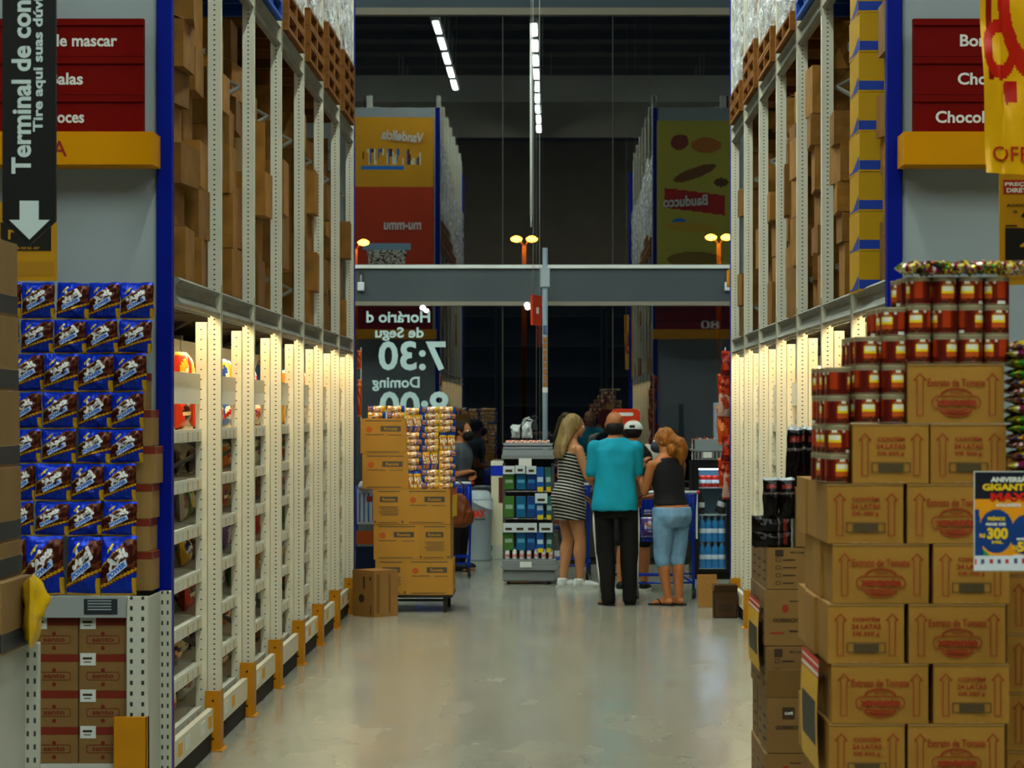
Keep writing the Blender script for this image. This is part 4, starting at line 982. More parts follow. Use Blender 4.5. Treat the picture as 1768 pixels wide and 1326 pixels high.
# ---------------------------------------------------------------- stack of noodle cartons on a low platform
R = random.Random(33)
YB = 20.3; kB = YB/F
pc_ = thing('low_platform', 'low black platform under the noodle cartons', 'platform', (0, 0, 0))
bk = pm('platform_black', '#1c1814', .5)
MB().box(X(640, YB), X(781, YB), YB-.01, YB+.75, .125, .147).build('deck', bk, pc_)
for a in (X(648, YB), X(765, YB)):
    for b in (YB+.01, YB+.70): MB().box(a, a+.035, b, b+.035, 0, .125).build('leg', bk, pc_)
MB().box(X(650, YB), X(765, YB), YB+.3, YB+.32, .07, .09).build('crossbar', bk, pc_)
nk = pm('noodle_carton', '#a4762a', .75, 0, .08, 4, .1, 25, .08); ng = pm('noodle_print_grey', '#4b4438', .7); nr = pm('noodle_print_red', '#a8501a', .8)
def noodle(kind):
    w, dd, h = (.388, .268, .294) if kind == 'L' else (.265, .388, .294); mb = MB().box(-w/2, w/2, 0, dd, 0, h, 0); y = -.0015
    mb.box(-w/2, w/2, -.001, 0, h-.035, h-.030, 1) if 0 else None
    ptext(mb, 'Renata', .11, .026, (.06 if kind == 'L' else 0)+.0, h-.085, y-.001, 0, .03); 
    cx = .06 if kind == 'L' else 0; ww = .085 if kind == 'L' else .075
    mb.box(cx-ww, cx+ww, y, y+.0005, h-.108, h-.062, 1)
    if kind == 'L':
        mb.cyl((-.12, y, h-.092), (-.12, 0, h-.092), .026, n=14, m=2); mb.box(-.15, .0, y, 0, h-.138, h-.132, 1); mb.box(.04, .15, y, 0, h-.14, h-.135, 1)
    else:
        for r in range(6): mb.box(-.085+.01*(r % 3), .085-.01*(r % 2), y, 0, h-.15-.014*r, h-.145-.014*r, 1)
        for s in (-1, 1): mb.box(s*.115-.008, s*.115+.008, y, 0, .012, .03, 1)
    mb.box(-w/2+.04, w/2-.04, y, 0, h-.022, h-.014, 1); mb.box(-w/2+.04, w/2-.06, y, 0, .012, .018, 1)
    return mb.mesh('noodle_carton', [nk, ng, nr], bevel=0)
NL, NS = noodle('L'), noodle('S')
rw = [[('S', 648), ('L', 702)], [('L', 645), ('S', 723)], [('S', 644), ('L', 698)], [('L', 625)], [('L', 622)]]
for r, row in enumerate(rw):
    for c, (kd_, px) in enumerate(row):
        w = .388 if kd_ == 'L' else .265; dd = .268 if kd_ == 'L' else .388; y = YB+R.uniform(0, .01)+(.02 if r > 2 else 0)
        for q in range(2):
            me = NL if kd_ == 'L' else NS
            if q and dd > .3: me = NL if False else NS
            if y+dd > YB+.8: break
            o = obj('noodle_carton', me, None, (X(px, YB)+w/2, y, .148+r*.2965), (0, 0, R.uniform(-.012, .012)))
            tag(o, 'yellow-brown noodle carton with dark name box, %s tier, %s%s' % (ORD[r], 'window-sign side' if c == 0 else 'bin side', ', behind' if q else ''), 'carton', 'noodle cartons'); y += dd+.004
pas = lambda u, v: '#1c3f96' if v > .86 else ('#d9a81c' if v > .74 or v < .1 else ('#b9752a' if noise.noise(Vector((u*8, v*5, 1))) > -.1 else '#e6dcc0'))
pas2 = lambda u, v: '#d6a21c' if v > .8 else ('#b87424' if noise.noise(Vector((u*8, v*5, 2))) > 0 else ('#e8dfc8' if v > .3 else '#23459a'))
NP = [bag(.062, .15, .05, f, 70+k, 8, 12, wob=.01).mesh('noodle_packet', pm('noodle_film', 'VC', .18, 0, 0, bump=.4, bscale=40)) for k, f in enumerate((pas, pas2))]
z0 = .148+3*.2965
for c in range(3):
    x = X(699, YB)+.02+c*.142+.05; z = z0
    for k in range(14):
        if z > Z(704, YB)-.02: break
        up = (c+k*2) % 7 == 0
        nn_ = 0
        if up and z < Z(704, YB)-.16:
            for q in range(2):
                o = obj('noodle_packet', NP[k % 2], None, (x-.035+q*.068, YB+.06, z+.001), (0, 0, R.uniform(-.1, .1)))
                tag(o, 'noodle packet standing beside the upper cartons, pile %s, level %s, %s' % (NTH[c], NTH[k] if k < 12 else 'top', NTH[q]), 'noodle packet', 'noodle packets beside the cartons')
            z += .152
        else:
            o = obj('noodle_packet', NP[(k+c) % 2], None, (x+.07*(1 if k % 2 else -1), YB+.06+R.uniform(-.01, .01), z+.026), (0, PI/2*(-1 if k % 2 else 1), 0), (.85, 1, .92))
            tag(o, 'noodle packet lying in the pile beside the upper cartons, pile %s, level %s' % (NTH[c], NTH[k] if k < 12 else 'top'), 'noodle packet', 'noodle packets beside the cartons'); z += .054
for c in range(9):
    for l in range(2):
        x = X(634, YB)+.035+c*.082
        if c > 3: continue
        o = obj('noodle_packet', NP[(c+l) % 2], None, (X(632, YB)+.16*(c % 2)+.01, YB+.08+.1*(c//2), .148+5*.2965+.026+l*.052), (0, PI/2, 0), (.85, 1, .95))
        tag(o, 'noodle packet lying on top of the highest carton, %s level, %s' % (['lower', 'upper'][l], NTH[c]), 'noodle packet', 'noodle packets on the top carton')
tag(MB().grid(lambda u, v: (X(781, YB)+.03*u, YB-.03+.25*u, Z(892, YB)+v*(Z(842, YB)-Z(892, YB))), 4, 8, 0, lambda u, v: '#d6a812' if v < .8 else '#b04a20', smooth=False).build('price_sheet', pm('sheet_print', 'VC', .5)), 'narrow yellow price sheet on the corner of the noodle cartons', 'price sheet')
# loose carton in front
mb = MB().box(-.13, .13, -.135, .135, 0, .382, 0); 
for s in range(5): mb.box(-.11+s*.01, .10, -.1365, -.135, .05+.06*s, .056+.06*s, 1) if 0 else None
mb.cyl((-.131, .02, .15), (-.130, .02, .15), .035, n=16, m=1); mb.box(-.1315, -.13, -.02, .0, .23, .33, 1); mb.box(-.1315, -.13, -.10, -.09, .02, .10, 1); mb.box(-.1315, -.13, -.10, -.08, .30, .33, 1)
mb.box(-.10, -.07, -.1365, -.135, .03, .35, 2); mb.box(.03, .05, -.1365, -.135, .03, .35, 2)
tag(mb.build('loose_carton', [pm('loose_board', '#8c6430', .75, 0, .08, 4), ink, pm('loose_print', '#6e4f28', .8)], loc=(-1.457, 19.99, 0), rot=(0, 0, PI/4)), 'brown carton standing on the floor at the rack foot before the noodle cartons', 'carton')
# leaflet stand behind
YL = 21.6; t = thing('leaflet_stand', 'blue wire stand of white leaflets behind the noodle cartons', 'stand', (X(633, YL), YL, 0)); bw = pm('cart_blue', '#0c35a8', .3, .2)
for s in (-1, 1):
    MB().tube([(s*.09, .05, 0), (s*.09, .05, 1.02)], .008, 6).build('upright', bw, t)
for z in (.70, .88): MB().tube([(-.09, .04, z), (.09, .04, z)], .007, 6).build('crossbar', bw, t)
mb = MB().box(-.085, .085, .0, .03, .68, 1.0, 0)
for k in range(4): mb.box(-.07+k*.04, -.055+k*.04, -.001, 0, .70, .96, 1)
mb.box(.0, .05, -.002, 0, .88, .93, 2); mb.build('leaflets', [pm('leaflet_white', '#b8bcc4', .5), pm('leaflet_blue', '#5068a0', .5), redink], t)
MB().box(-.09, .09, 0, .04, .50, .62).build('orange_tray', pm('tray_orange', '#b8501a', .5), t); MB().lathe([(.075, 0), (.08, .02), (.06, .06), (.02, .075), (0, .078)], 16, o=(0, .02, 1.0)).build('white_cap', pm('leaflet_white', '#b8bcc4', .5), t)
MB().box(-.1, .1, 0, .1, 0, .48).build('plinth', pm('stand_navy', '#16213c', .5), t)
# strips of packets hanging at the far ends of the racks
of = pm('printed_foil', 'VC', .3)
OB = [bag(.13, .2, .05, snack_paint(p, 200+k), 120+k, 12, 14, wob=.03).mesh('hanging_snack_bag', of) for k, p in enumerate([('#8c1608', '#b83a14', '#5a0e06'), ('#a82a0c', '#c86a3c', '#7a1408'), ('#b08878', '#a0381c', '#a8280f'), ('#b8420f', '#d87a40', '#a02a10')])]
for k, (y0, y1) in enumerate(((652, 606), (690, 645), (722, 678), (768, 700), (800, 750), (842, 790), (862, 815))):
    d = 20.75+.03*(k % 2); h = (y1-y0)*-1*d/F
    tag(obj('hanging_snack_bag', OB[k % 4], None, (X([1255, 1252, 1250, 1251, 1256, 1253, 1258][k], d), d, Z(y0, d)), (0, .05*(-1)**k, .2*(-1)**k), (.85, 1.1, h/.2)), 'red snack bag hanging at the rack end by the cooler, %s from the top' % NTH[k], 'snack bag', 'snack bags hanging on a strip')
for k, (y0, y1) in enumerate(((637, 605), (720, 662), (690, 655))):
    d = 20.6
    tag(obj('hanging_snack_bag', OB[3], None, (X(620, d), d+.03*k, Z(y0, d)), (0, 0, .1), (.3, .8, (y0-y1)*d/F/.2)), 'narrow orange packet hanging at the rack end beside the mirrored decal, %s' % NTH[k], 'snack bag', 'orange packets hanging by the decal')
for x, z0, z1 in ((X(1253, 20.8), 1.0, 2.24), (X(620, 20.65), 1.6, 2.24)): tag(MB().box(x-.006, x+.006, -.005, .0, z0, z1).build('hanging_strip', white_metal, loc=(0, 20.86, 0)), 'thin hanging strip carrying packets at %s' % ('the rack end by the cooler' if x > 0 else 'the rack end by the decal'), 'strip')
# ---------------------------------------------------------------- checkout side: bin, stand, shaving display, cooler, poles
YT = 27.35; t = thing('waste_bin', 'light grey swing-top waste bin with red lettering before the glass', 'waste bin', (X(826, YT), YT, 0))
bp2 = pm('bin_grey_plastic', '#9aa4a8', .35)
MB().lathe([(0, .0), (.135, 0), (.142, .02), (.158, .655), (.166, .66), (.166, .68), (.158, .683), (0, .683)], 32).build('body', bp2, t)
mb = MB().lathe([(.16, .683), (.158, .70), (.13, .77), (.10, .79), (.0, .795)], 32); mb.build('lid', pm('bin_lid_plastic', '#a8b2b6', .3), t)
mb = MB(); cy = lambda a, b: (.157*math.sin(a/.157), -.158*math.cos(a/.157)-.002, .535+b)
ptext(mb, 'MAX', .17, .085, 0, 0, 0, 0, .05, fn=cy, spin=.05); mb.build('lettering', pm('bin_red', '#d02a10', .4), t); mb = MB(); ptext(mb, 'atacadista', .13, .024, 0, 0, 0, 1, .03, fn=lambda a, b: cy(a+.02, b-.06)); mb.build('lettering', [pm('bin_red', '#d02a10', .4), ink], t)
mb = MB().grid(lambda u, v: ((.168+.008*noise.noise(Vector((u*20, v*4, 0))))*math.cos(u*3.2-1.9), (.168+.01*noise.noise(Vector((u*20, v*4, 0))))*math.sin(u*3.2-1.9), .685-(.02+.09*max(0, math.sin(u*PI)))*v), 30, 6); mb.build('bin_liner', pm('liner_film', '#cdd4d6', .3), t)
YS = 27.55; t = thing('counter_end', 'cream counter end panel with blue band beside the bin', 'counter', (X(858, YS), YS, 0)); hz = Z(797, YS)
MB().box(-.065, .12, 0, .5, .16, hz-.16).build('panel', pm('counter_cream', '#cfc6a4', .5), t); MB().box(-.07, .125, -.005, .5, hz-.16, hz-.045).build('blue_band', pm('counter_blue', '#0d2fae', .4), t)
MB().box(-.07, .125, -.01, .5, hz-.045, hz).build('top', pm('counter_top', '#d6d2bc', .4), t); MB().box(-.055, .12, .0, .5, 0, .16).build('plinth', pm('counter_plinth', '#b9baa8', .5), t)
MB().box(.02, .10, -.006, 0, hz-.47, hz-.18).build('notice', pm('notice_brown', '#54221a', .5), t)
# dark checkout counter behind the shoppers
t = thing('checkout_counter', 'dark checkout counter behind the shoppers', 'counter', (X(1100, 26.6), 26.6, 0))
MB().box(-.85, .75, 0, .6, .08, .80).build('cabinet', pm('counter_dark', '#24231f', .5), t); MB().box(-.88, .78, -.03, .63, .80, .83).build('worktop', pm('counter_top_grey', '#4a4a46', .3), t); MB().box(-.8, .7, .03, .57, 0, .08).build('plinth', blackm, t)
# shaving display stand
YD = 23.65; kD = YD/F; t = thing('display_stand', 'dark wheeled display stand of shaving goods with grey trays', 'display stand', (X(913, YD), YD, 0)); xo = X(913, YD)
gp = pm('stand_grey_plastic', '#7b7e7c', .35); gd = pm('stand_black', '#1b1a1a', .5)
x_ = lambda px: X(px, YD)-xo; z_ = lambda py: Z(py, YD)
MB().box(x_(868), x_(958), -.10, .35, .03, .14).build('base', gp, t, bevel=.012); 
for s in (-1, 1):
    for b in (-.05, .3): MB().cyl((s*.2-.012, b, .018), (s*.2+.012, b, .018), .018, n=12).build('caster', blackm, t)
mb = MB().prism([(x_(863), .19), (x_(967), .19), (x_(960), .14), (x_(870), .14)], -.13, .36, 'y', 0); mb.box(x_(868), x_(960), -.12, .35, .19, .245, 0); mb.build('lower_tray', gp, t, bevel=.004)
MB().box(x_(898), x_(918), -.137, -.131, .17, .225, 0).build('label', whitep, t)
for px in (868, 952): MB().box(x_(px), x_(px+5), -.06, -.02, .24, 1.18).build('side_post', pm('stand_metal', '#54504c', .4, .4), t)
MB().box(x_(869), x_(956), .10, .13, .24, 1.22).build('back_board', gd, t)
for py in (848, 895): MB().box(x_(869), x_(956), -.05, -.03, z_(py)-.006, z_(py)+.006).build('crossbar', white_metal, t)
MB().box(x_(866), x_(957), -.12, .30, z_(792), z_(786)).build('upper_shelf', gp, t)
mb = MB().box(x_(866), x_(957), -.12, -.11, z_(786), z_(776)).box(x_(866), x_(868), -.12, .3, z_(786), z_(776)).box(x_(955), x_(957), -.12, .3, z_(786), z_(776)); mb.build('tray_rim', pm('tray_clear_grey', '#8e9294', .2), t)
mb = MB().box(x_(867), x_(956), -.10, .28, z_(771), z_(769)).box(x_(867), x_(956), -.10, -.09, z_(775), z_(765)).box(x_(867), x_(869), -.10, .28, z_(775), z_(765)).box(x_(954), x_(956), -.10, .28, z_(775), z_(765))
for a in (868, 953): mb.box(x_(a), x_(a+2), -.09, -.08, z_(786), z_(771))
mb.build('top_tray', pm('tray_clear_grey', '#8e9294', .2), t)
MB().box(x_(896), x_(918), -.126, -.121, z_(804), z_(791)).build('label', whitep, t)
for a, b, y0, y1 in ((869, 889, 818, 804), (890, 907, 817, 803), (909, 926, 818, 804), (924, 945, 868, 851), (869, 888, 918, 902), (888, 908, 918, 902), (908, 927, 918, 902), (931, 954, 918, 902)):
    mb = MB().box(x_(a), x_(b), -.128, -.124, z_(y0), z_(y1), 0).box(x_(a+4), x_(b-4), -.1295, -.128, z_(y0)+.02, z_(y0)+.045, 1); mb.build('price_holder', [pm('holder_white', '#c2c9c8', .4), ink], t)
def pk(c1, c2, c3): return lambda u, v: c3 if v < .22 and u > .1 and u < .9 and c3 else (c2 if (.42 < v < .62 and .12 < u < .88) else c1)
pkm = pm('blister_print', 'VC', .3)
PK = [MB().box(-.5, .5, .0, .3, 0, 1, 0).grid(lambda u, v: (u-.5, -.02, v), 8, 10, 0, f, smooth=False) for f in (pk('#3f6a2c', '#8ea88a', None), pk('#135a80', '#4f9cc0', None), pk('#173f78', '#2f7fb0', None), pk('#1a4f98', '#b8ccd8', '#d8b81c'), pk('#2a5a5a', '#9ab0a4', '#c8a81c'))]
PK = [p.mesh('razor_pack', pkm) for p in PK]
for r, (y0, y1) in enumerate(((845, 817), (893, 857), (950, 917))):
    for c, (a, b) in enumerate(((870, 888), (891, 908), (909, 925), (926, 940), (942, 953))):
        yy1 = y1-(10 if r == 0 and c > 2 else 0); yy0 = y0+(4 if c > 2 else 0)
        o = obj('razor_pack', PK[c], None, (X((a+b)/2, YD-.08), YD-.08, Z(yy0, YD-.08)), (0, R.uniform(-.05, .05), 0), ((b-a)*kD*.93, .09, (yy0-yy1)*kD))
        tag(o, '%s shaving pack on the dark display stand, %s row down, %s across' % (['green', 'teal', 'blue', 'blue and yellow', 'green and white'][c], NTH[r], NTH[c]), 'pack', 'shaving packs on hooks')
bt = MB().lathe([(0, 0), (.020, 0), (.022, .01), (.022, .075), (.014, .095), (.009, .1)], 16, 0).lathe([(.022, .02), (.0225, .021), (.0225, .05), (.022, .051)], 16, 1).lathe([(.010, .098), (.010, .122), (0, .123)], 12, 2).mesh('spray_bottle', [pm('bottle_white', '#d4d6d4', .3), pm('bottle_label', '#c87a70', .4), pm('bottle_cap', '#1a2a9a', .4)], 0)
for c in range(7): tag(obj('spray_bottle', bt, None, (X(876+12.5*c, YD-.06), YD-.06, .246), (0, 0, c)), 'small white bottle with blue cap in the lower tray of the display stand, %s along' % NTH[c], 'bottle', 'bottles in the lower tray')
tb_ = bag(.09, .05, .05, lambda u, v: '#d8d2c8' if noise.noise(Vector((u*5, v*5, 0))) > 0 else '#d4501a', 300, 8, 8, wob=.03).mesh('small_packet', of)
for c in range(11):
    lo = c < 6; k = c if lo else c-6
    tag(obj('small_packet', tb_, None, (X(875+15*k+(6 if not lo else 0), YD), YD-.04, z_(786)+.001 if lo else z_(769)+.001), (0, 0, R.uniform(-.5, .5)), (1, .8, .62 if lo else 1)), 'small orange and white packet, %s tray of the display stand, %s along' % ('middle' if lo else 'top', NTH[k]), 'packet', 'small packets in the trays')
tw = thing('carrier_bags', 'white plastic carrier bags tied on top of the display stand', 'bags', (X(903, YD), YD, z_(765)+.05))
for s, h, w in ((-.07, .13, .08), (.04, .16, .09)):
    b = bag(w, h, .06, lambda u, v: '#b9bebc', 310+int(h*100), 12, 14, wob=.05).build('bag', pm('printed_foil', 'VC', .3), tw, (s, 0, 0))
MB().tube([(-.0, 0, .12), (.03, 0, .19), (.10, .0, .17), (.06, 0, .20), (.0, 0, .17)], .012, 6).build('knot', pm('bag_white', '#aab0ae', .3), tw)
# cooler
YF = 24.3; kF = YF/F; xo = X(1230, YF); t = thing('drinks_cooler', 'black glass-door drinks cooler with water bottles beside the far rack end', 'cooler', (xo, YF, 0))
x_ = lambda px: X(px, YF)-xo; z_ = lambda py: Z(py, YF); fm = pm('cooler_black', '#14120f', .35)
cab = MB().box(x_(1195), x_(1200), 0, .55, .0, z_(796)).box(x_(1262), x_(1268), 0, .55, 0, z_(796)).box(x_(1200), x_(1262), 0, .55, z_(806), z_(796)).box(x_(1200), x_(1262), 0, .55, 0, z_(985)).box(x_(1200), x_(1262), .53, .55, z_(985), z_(806))
cab.build('cabinet', fm, t)
dr = MB().box(x_(1199), x_(1206), -.04, -.002, z_(988), z_(803)).box(x_(1254), x_(1263), -.04, -.002, z_(988), z_(803)).box(x_(1206), x_(1254), -.04, -.002, z_(988), z_(982)).box(x_(1206), x_(1254), -.04, -.002, z_(809), z_(803)); dr = dr.build('door', fm, t)
gm = bpy.data.materials.new('cooler_glass'); gm.use_nodes = True; n_ = gm.node_tree.nodes; n_.clear(); o_ = n_.new('ShaderNodeOutputMaterial'); a_ = n_.new('ShaderNodeBsdfTransparent'); b_ = n_.new('ShaderNodeBsdfGlossy'); b_.inputs['Roughness'].default_value = .02; c_ = n_.new('ShaderNodeMixShader'); c_.inputs[0].default_value = .06
for i, q in ((1, a_), (2, b_)): gm.node_tree.links.new(q.outputs[0], c_.inputs[i])
gm.node_tree.links.new(c_.outputs[0], o_.inputs[0])
MB().box(x_(1206), x_(1254), -.025, -.02, z_(982), z_(809)).build('glass', gm, dr); MB().box(x_(1201), x_(1204), -.06, -.04, z_(930), z_(850)).build('handle', white_metal, dr)
MB().box(x_(1201), x_(1261), .52, .528, z_(982), z_(808)).build('liner', pm('liner_blue_white', '#9cc4dc', .5), t)
MB().box(x_(1203), x_(1260), .03, .05, z_(811), z_(808)).build('cooler_lamp', emit('cooler_light', '#b8e0ff', 20), t)
for py in (842, 889, 982): MB().box(x_(1201), x_(1261), .03, .5, z_(py)-.006, z_(py)).build('shelf', pm('cooler_shelf', '#c4d4dc', .4), t)
canr = MB().lathe([(0, 0), (.03, 0), (.033, .008), (.033, .105), (.026, .12), (0, .12)], 16, 0).lathe([(.033, .04), (.0335, .041), (.0335, .075), (.033, .076)], 16, 1).mesh('drink_can', [pm('can_red', '#b0200f', .25, .3), pm('can_white', '#d8d8d8', .3)])
for c in range(4):
    for r in range(1): tag(obj('drink_can', canr, None, (X(1213+11*c, YF), YF+.1, z_(842)+.001), (0, 0, 0)), 'red drink can on the top shelf of the cooler, %s along' % NTH[c], 'can', 'red cans in the cooler')
cola = MB().lathe([(0, 0), (.035, 0), (.04, .01), (.04, .14), (.015, .2), (.012, .22), (0, .22)], 16, 0).lathe([(.04, .07), (.0405, .071), (.0405, .12), (.04, .121)], 16, 1).mesh('cola_bottle', [pm('cola_dark', '#1a0e0a', .15), pm('can_white', '#d8d8d8', .3)])
for c, (px, a) in enumerate(((1211, 0), (1246, -.35), (1251, -.35))): tag(obj('cola_bottle', cola, None, (X(px, YF)-(.03 if a else 0), YF+.12+.1*(c == 2), z_(889)+.001+(.013 if a else 0)), (0, -a, 0)), 'dark drink bottle on the middle shelf of the cooler, %s along' % NTH[c], 'bottle', 'dark bottles in the cooler')
wm = pm('water_bottle_blue', '#2a86c8', .12, 0, .2, 9); wc = pm('water_cap_white', '#d8e6ee', .3)
wat = MB().lathe([(0, 0), (.033, 0), (.036, .01), (.036, .06), (.033, .07), (.036, .08), (.036, .14), (.033, .15), (.036, .16), (.034, .2), (.014, .235), (.013, .24)], 16, 0).lathe([(.0365, .09), (.037, .091), (.037, .135), (.0365, .136)], 16, 1).lathe([(.014, .24), (.014, .262), (0, .262)], 10, 1).mesh('water_bottle', [wm, wc])
for c in range(4):
    for r in range(2): tag(obj('water_bottle', wat, None, (X(1213+11.5*c, YF), YF+.1, z_(982)+.001+r*.263), (0, 0, 0)), 'blue water bottle in the bottom of the cooler, %s layer, %s along' % (['lower', 'upper'][r], NTH[c]), 'bottle', 'water bottles in the cooler')
t = thing('plastic_crate', 'grey slotted plastic crate with white label on top of the cooler', 'crate', (xo, YF, z_(796)+.001))
mb = MB().box(x_(1197), x_(1252), .0, .01, 0, .22).box(x_(1197), x_(1252), .34, .35, 0, .22).box(x_(1197), x_(1199), 0, .35, 0, .22).box(x_(1250), x_(1252), 0, .35, 0, .22).box(x_(1197), x_(1252), 0, .35, 0, .01).box(x_(1194), x_(1255), -.01, .36, .10, .12)
for k in range(8): mb.box(x_(1201+6.4*k), x_(1204+6.4*k), -.004, 0, .02, .09, 1)
mb.build('body', [pm('crate_grey', '#7e8284', .4), ink], t); MB().box(x_(1214), x_(1229), -.012, -.005, .03, .09).build('label', whitep, t)
for c in range(4): tag(obj('small_packet', tb_, None, (X(1204+13*c, YF), YF+.12, z_(796)+.012), (0, 0, .3*c), (1.05, 1, 4.2)), 'pale packet standing in the crate on the cooler, %s along' % NTH[c], 'packet', 'packets in the crate')
tag(MB().box(x_(1237)+xo, x_(1249)+xo, YF+.36, YF+.5, z_(796)+.002, z_(695)).build('tall_box', pm('tall_box_grey', '#8d9298', .4), bevel=.004), 'tall pale grey box standing behind the crate on the cooler', 'box')
# cardboard sheet and open dark carton near the far rack foot
tag(MB().box(-.085, .085, -.006, .006, 0, .285).build('cardboard_sheet', pm('sheet_board', '#9a6c30', .8), loc=(X(1222, 20.8), 20.8, 0.002), rot=(-.12, 0, .15)), 'brown cardboard sheet leaning on the open dark carton', 'cardboard')
mb = MB(); w, dd, h = .19, .2, .22
for a in ((-w/2, -w/2+.005, 0, dd), (w/2-.005, w/2, 0, dd), (-w/2, w/2, 0, .005), (-w/2, w/2, dd-.005, dd)): mb.box(a[0], a[1], a[2], a[3], 0, h)
mb.box(-w/2, w/2, 0, dd, 0, .006); mb.box(-.06, .06, -.002, 0, .05, .12, 1); mb.box(-.075, .075, -.002, 0, .16, .17, 1)
t = thing('open_carton', 'open dark brown carton on the floor at the far rack foot', 'carton', (X(1253, 19.75), 19.75, 0)); mb.build('body', [pm('dark_board', '#4a321c', .8, 0, .15, 6), pm('carton_ink', '#3b2a18', .8)], t)
for s, a in ((-1, .7), (1, -.9)): MB().box(-w/2, w/2, -.002, .0, 0, .07, 0, Matrix.Translation((0, 0 if s < 0 else dd, h)) @ Matrix.Rotation(a, 4, 'X')).build('flap', pm('dark_board', '#4a321c', .8), t)
MB().box(-.002, 0, 0, dd, 0, .08, 0, Matrix.Translation((-w/2, 0, h)) @ Matrix.Rotation(-.5, 4, 'Y')).build('flap', pm('sheet_board', '#9a6c30', .8), t)
# tall pole with labels, hanging red number sign, hanging white tube, small tags
YP2 = 27.6; t = thing('standing_pole', 'tall pale grey pole with coloured labels rising before the glass', 'pole', (X(941, YP2), YP2, 0)); pgm = pm('pole_grey', '#8d9aa4', .4)
MB().cyl((0, 0, .01), (0, 0, Z(428, YP2)), .03, n=16).build('tube', pgm, t); MB().lathe([(.15, 0), (.15, .015), (.04, .03), (0, .03)], 20).build('foot', pgm, t)
MB().box(-.055, .055, -.045, .045, Z(496, YP2), Z(462, YP2)).build('bracket', pm('pole_bracket', '#a4adb2', .4), t, bevel=.006)
pl3 = MB(); cols_ = ['#5a6a80', '#8a8478', '#6a6a72', '#b07a20', '#a8561a', '#8a3c1c', '#b0762a', '#9c4a1c']
for k in range(8): pl3.box(-.022, .022, -.034, -.030, Z(668-11*k, YP2), Z(668-11*(k+1)+2, YP2), 0)
pl3.build('label_strip', pm('strip_ochre', '#9a6426', .5), t); MB().box(-.022, .022, -.034, -.030, Z(578, YP2)+.005, Z(577, YP2)+.1).build('label_strip', pm('strip_blue', '#50607c', .5), t)
MB().box(-.03, .03, -.036, -.028, Z(678, YP2), Z(669, YP2)).build('clamp', whitep, t)
YN = 24; t = thing('number_sign', 'red checkout number sign hanging on two wires, seen nearly edge on', 'sign', (X(926, YN), YN, 0)); h0, h1 = Z(562, YN), Z(510, YN)
M_ = Matrix.Rotation(1.25, 4, 'Z'); MB().box(-.14, .14, -.012, .012, h0, h1, 0, M_).build('board', pm('sign_orange_red', '#b8320f', .5), t); MB().box(-.03, .03, -.016, -.012, (h0+h1)/2-.03, (h0+h1)/2+.03, 0, M_).build('digit_plate', pm('sign_white', '#d9d6cc', .5), t)
for s in (-.1, .1): v = M_ @ Vector((s, 0, 0)); MB().cyl((v.x, v.y, h1), (v.x, v.y, 9.42), .0025, n=5).build('hanging_wire', white_metal, t)
YW = 26; t = thing('hanging_tube', 'slim white tube hanging upright from the ceiling before the glass', 'tube', (X(917, YW), YW, 0))
MB().cyl((0, 0, Z(372, YW)), (0, 0, Z(40, YW)), .013, n=10).build('tube', pm('tube_white_paint', '#e8e8e0', .4), t); MB().cyl((0, 0, Z(392, YW)), (0, 0, Z(372, YW)), .008, n=8).build('plug', white_metal, t); MB().cyl((0, 0, Z(40, YW)), (0, 0, 9.42), .003, n=6).build('hanging_wire', white_metal, t)
for px, w in ((623, 'decal'), (1257, 'cooler')):
    y = GY-.12; t = thing('band_camera', 'small white camera on the grey band at the %s end' % w, 'camera', (X(px, y), y, 0))
    MB().box(-.02, .02, 0, .06, Z(474, y), Z(468, y)).build('mount', pm('cam_dark', '#3a3a38', .5), t); MB().cyl((0, .02, Z(488, y)), (0, .02, Z(473, y)), .01, n=8).build('arm', white_metal, t); MB().box(-.04, .04, -.03, .04, Z(502, y), Z(487, y)).build('housing', pm('cam_white', '#d8dcdc', .4), t, bevel=.008)
YR = 24.9; t = thing('lane_sign', 'red rounded sign with white slot above the shoppers', 'sign', (X(1080, YR), YR, 0)); zt = Z(706, YR); w = 50*YR/F
MB().prism(rrect(0, zt-.11, w, .22, .05), -.02, .02, 'y', 0).build('board', pm('lane_red', '#c43210', .4), t, bevel=.004); MB().prism(rrect(.0, zt-.055, .16, .035, .017), -.024, -.02, 'y', 0).build('slot', pm('sign_white', '#d9d6cc', .5), t); MB().cyl((0, .0, 0), (0, 0, zt-.3), .02, n=10).build('post', fm, t); MB().lathe([(.14, 0), (.14, .015), (.02, .03), (0, .03)], 20).build('foot', fm, t)
# spot lamps under the band
for px, y, w in ((730, 27.9, 'above the decal'), (910, 27.9, 'left of the pole')):
    p = P(px, 531 if px < 800 else 526, y-.1); t = thing('spot_lamp', 'small round white spot lamp under the grey band, %s' % w.replace('left of', 'beside'), 'lamp', (p.x, p.y, p.z)); MB().lathe([(0, -.03), (.028, -.018), (.033, 0), (.02, .02), (0, .025)], 14).build('bulb', emit('spot_bulb', '#f4ffe8', 9), t); MB().cyl((0, 0, .02), (0, .17, .03), .01, n=6).build('arm', white_metal, t)
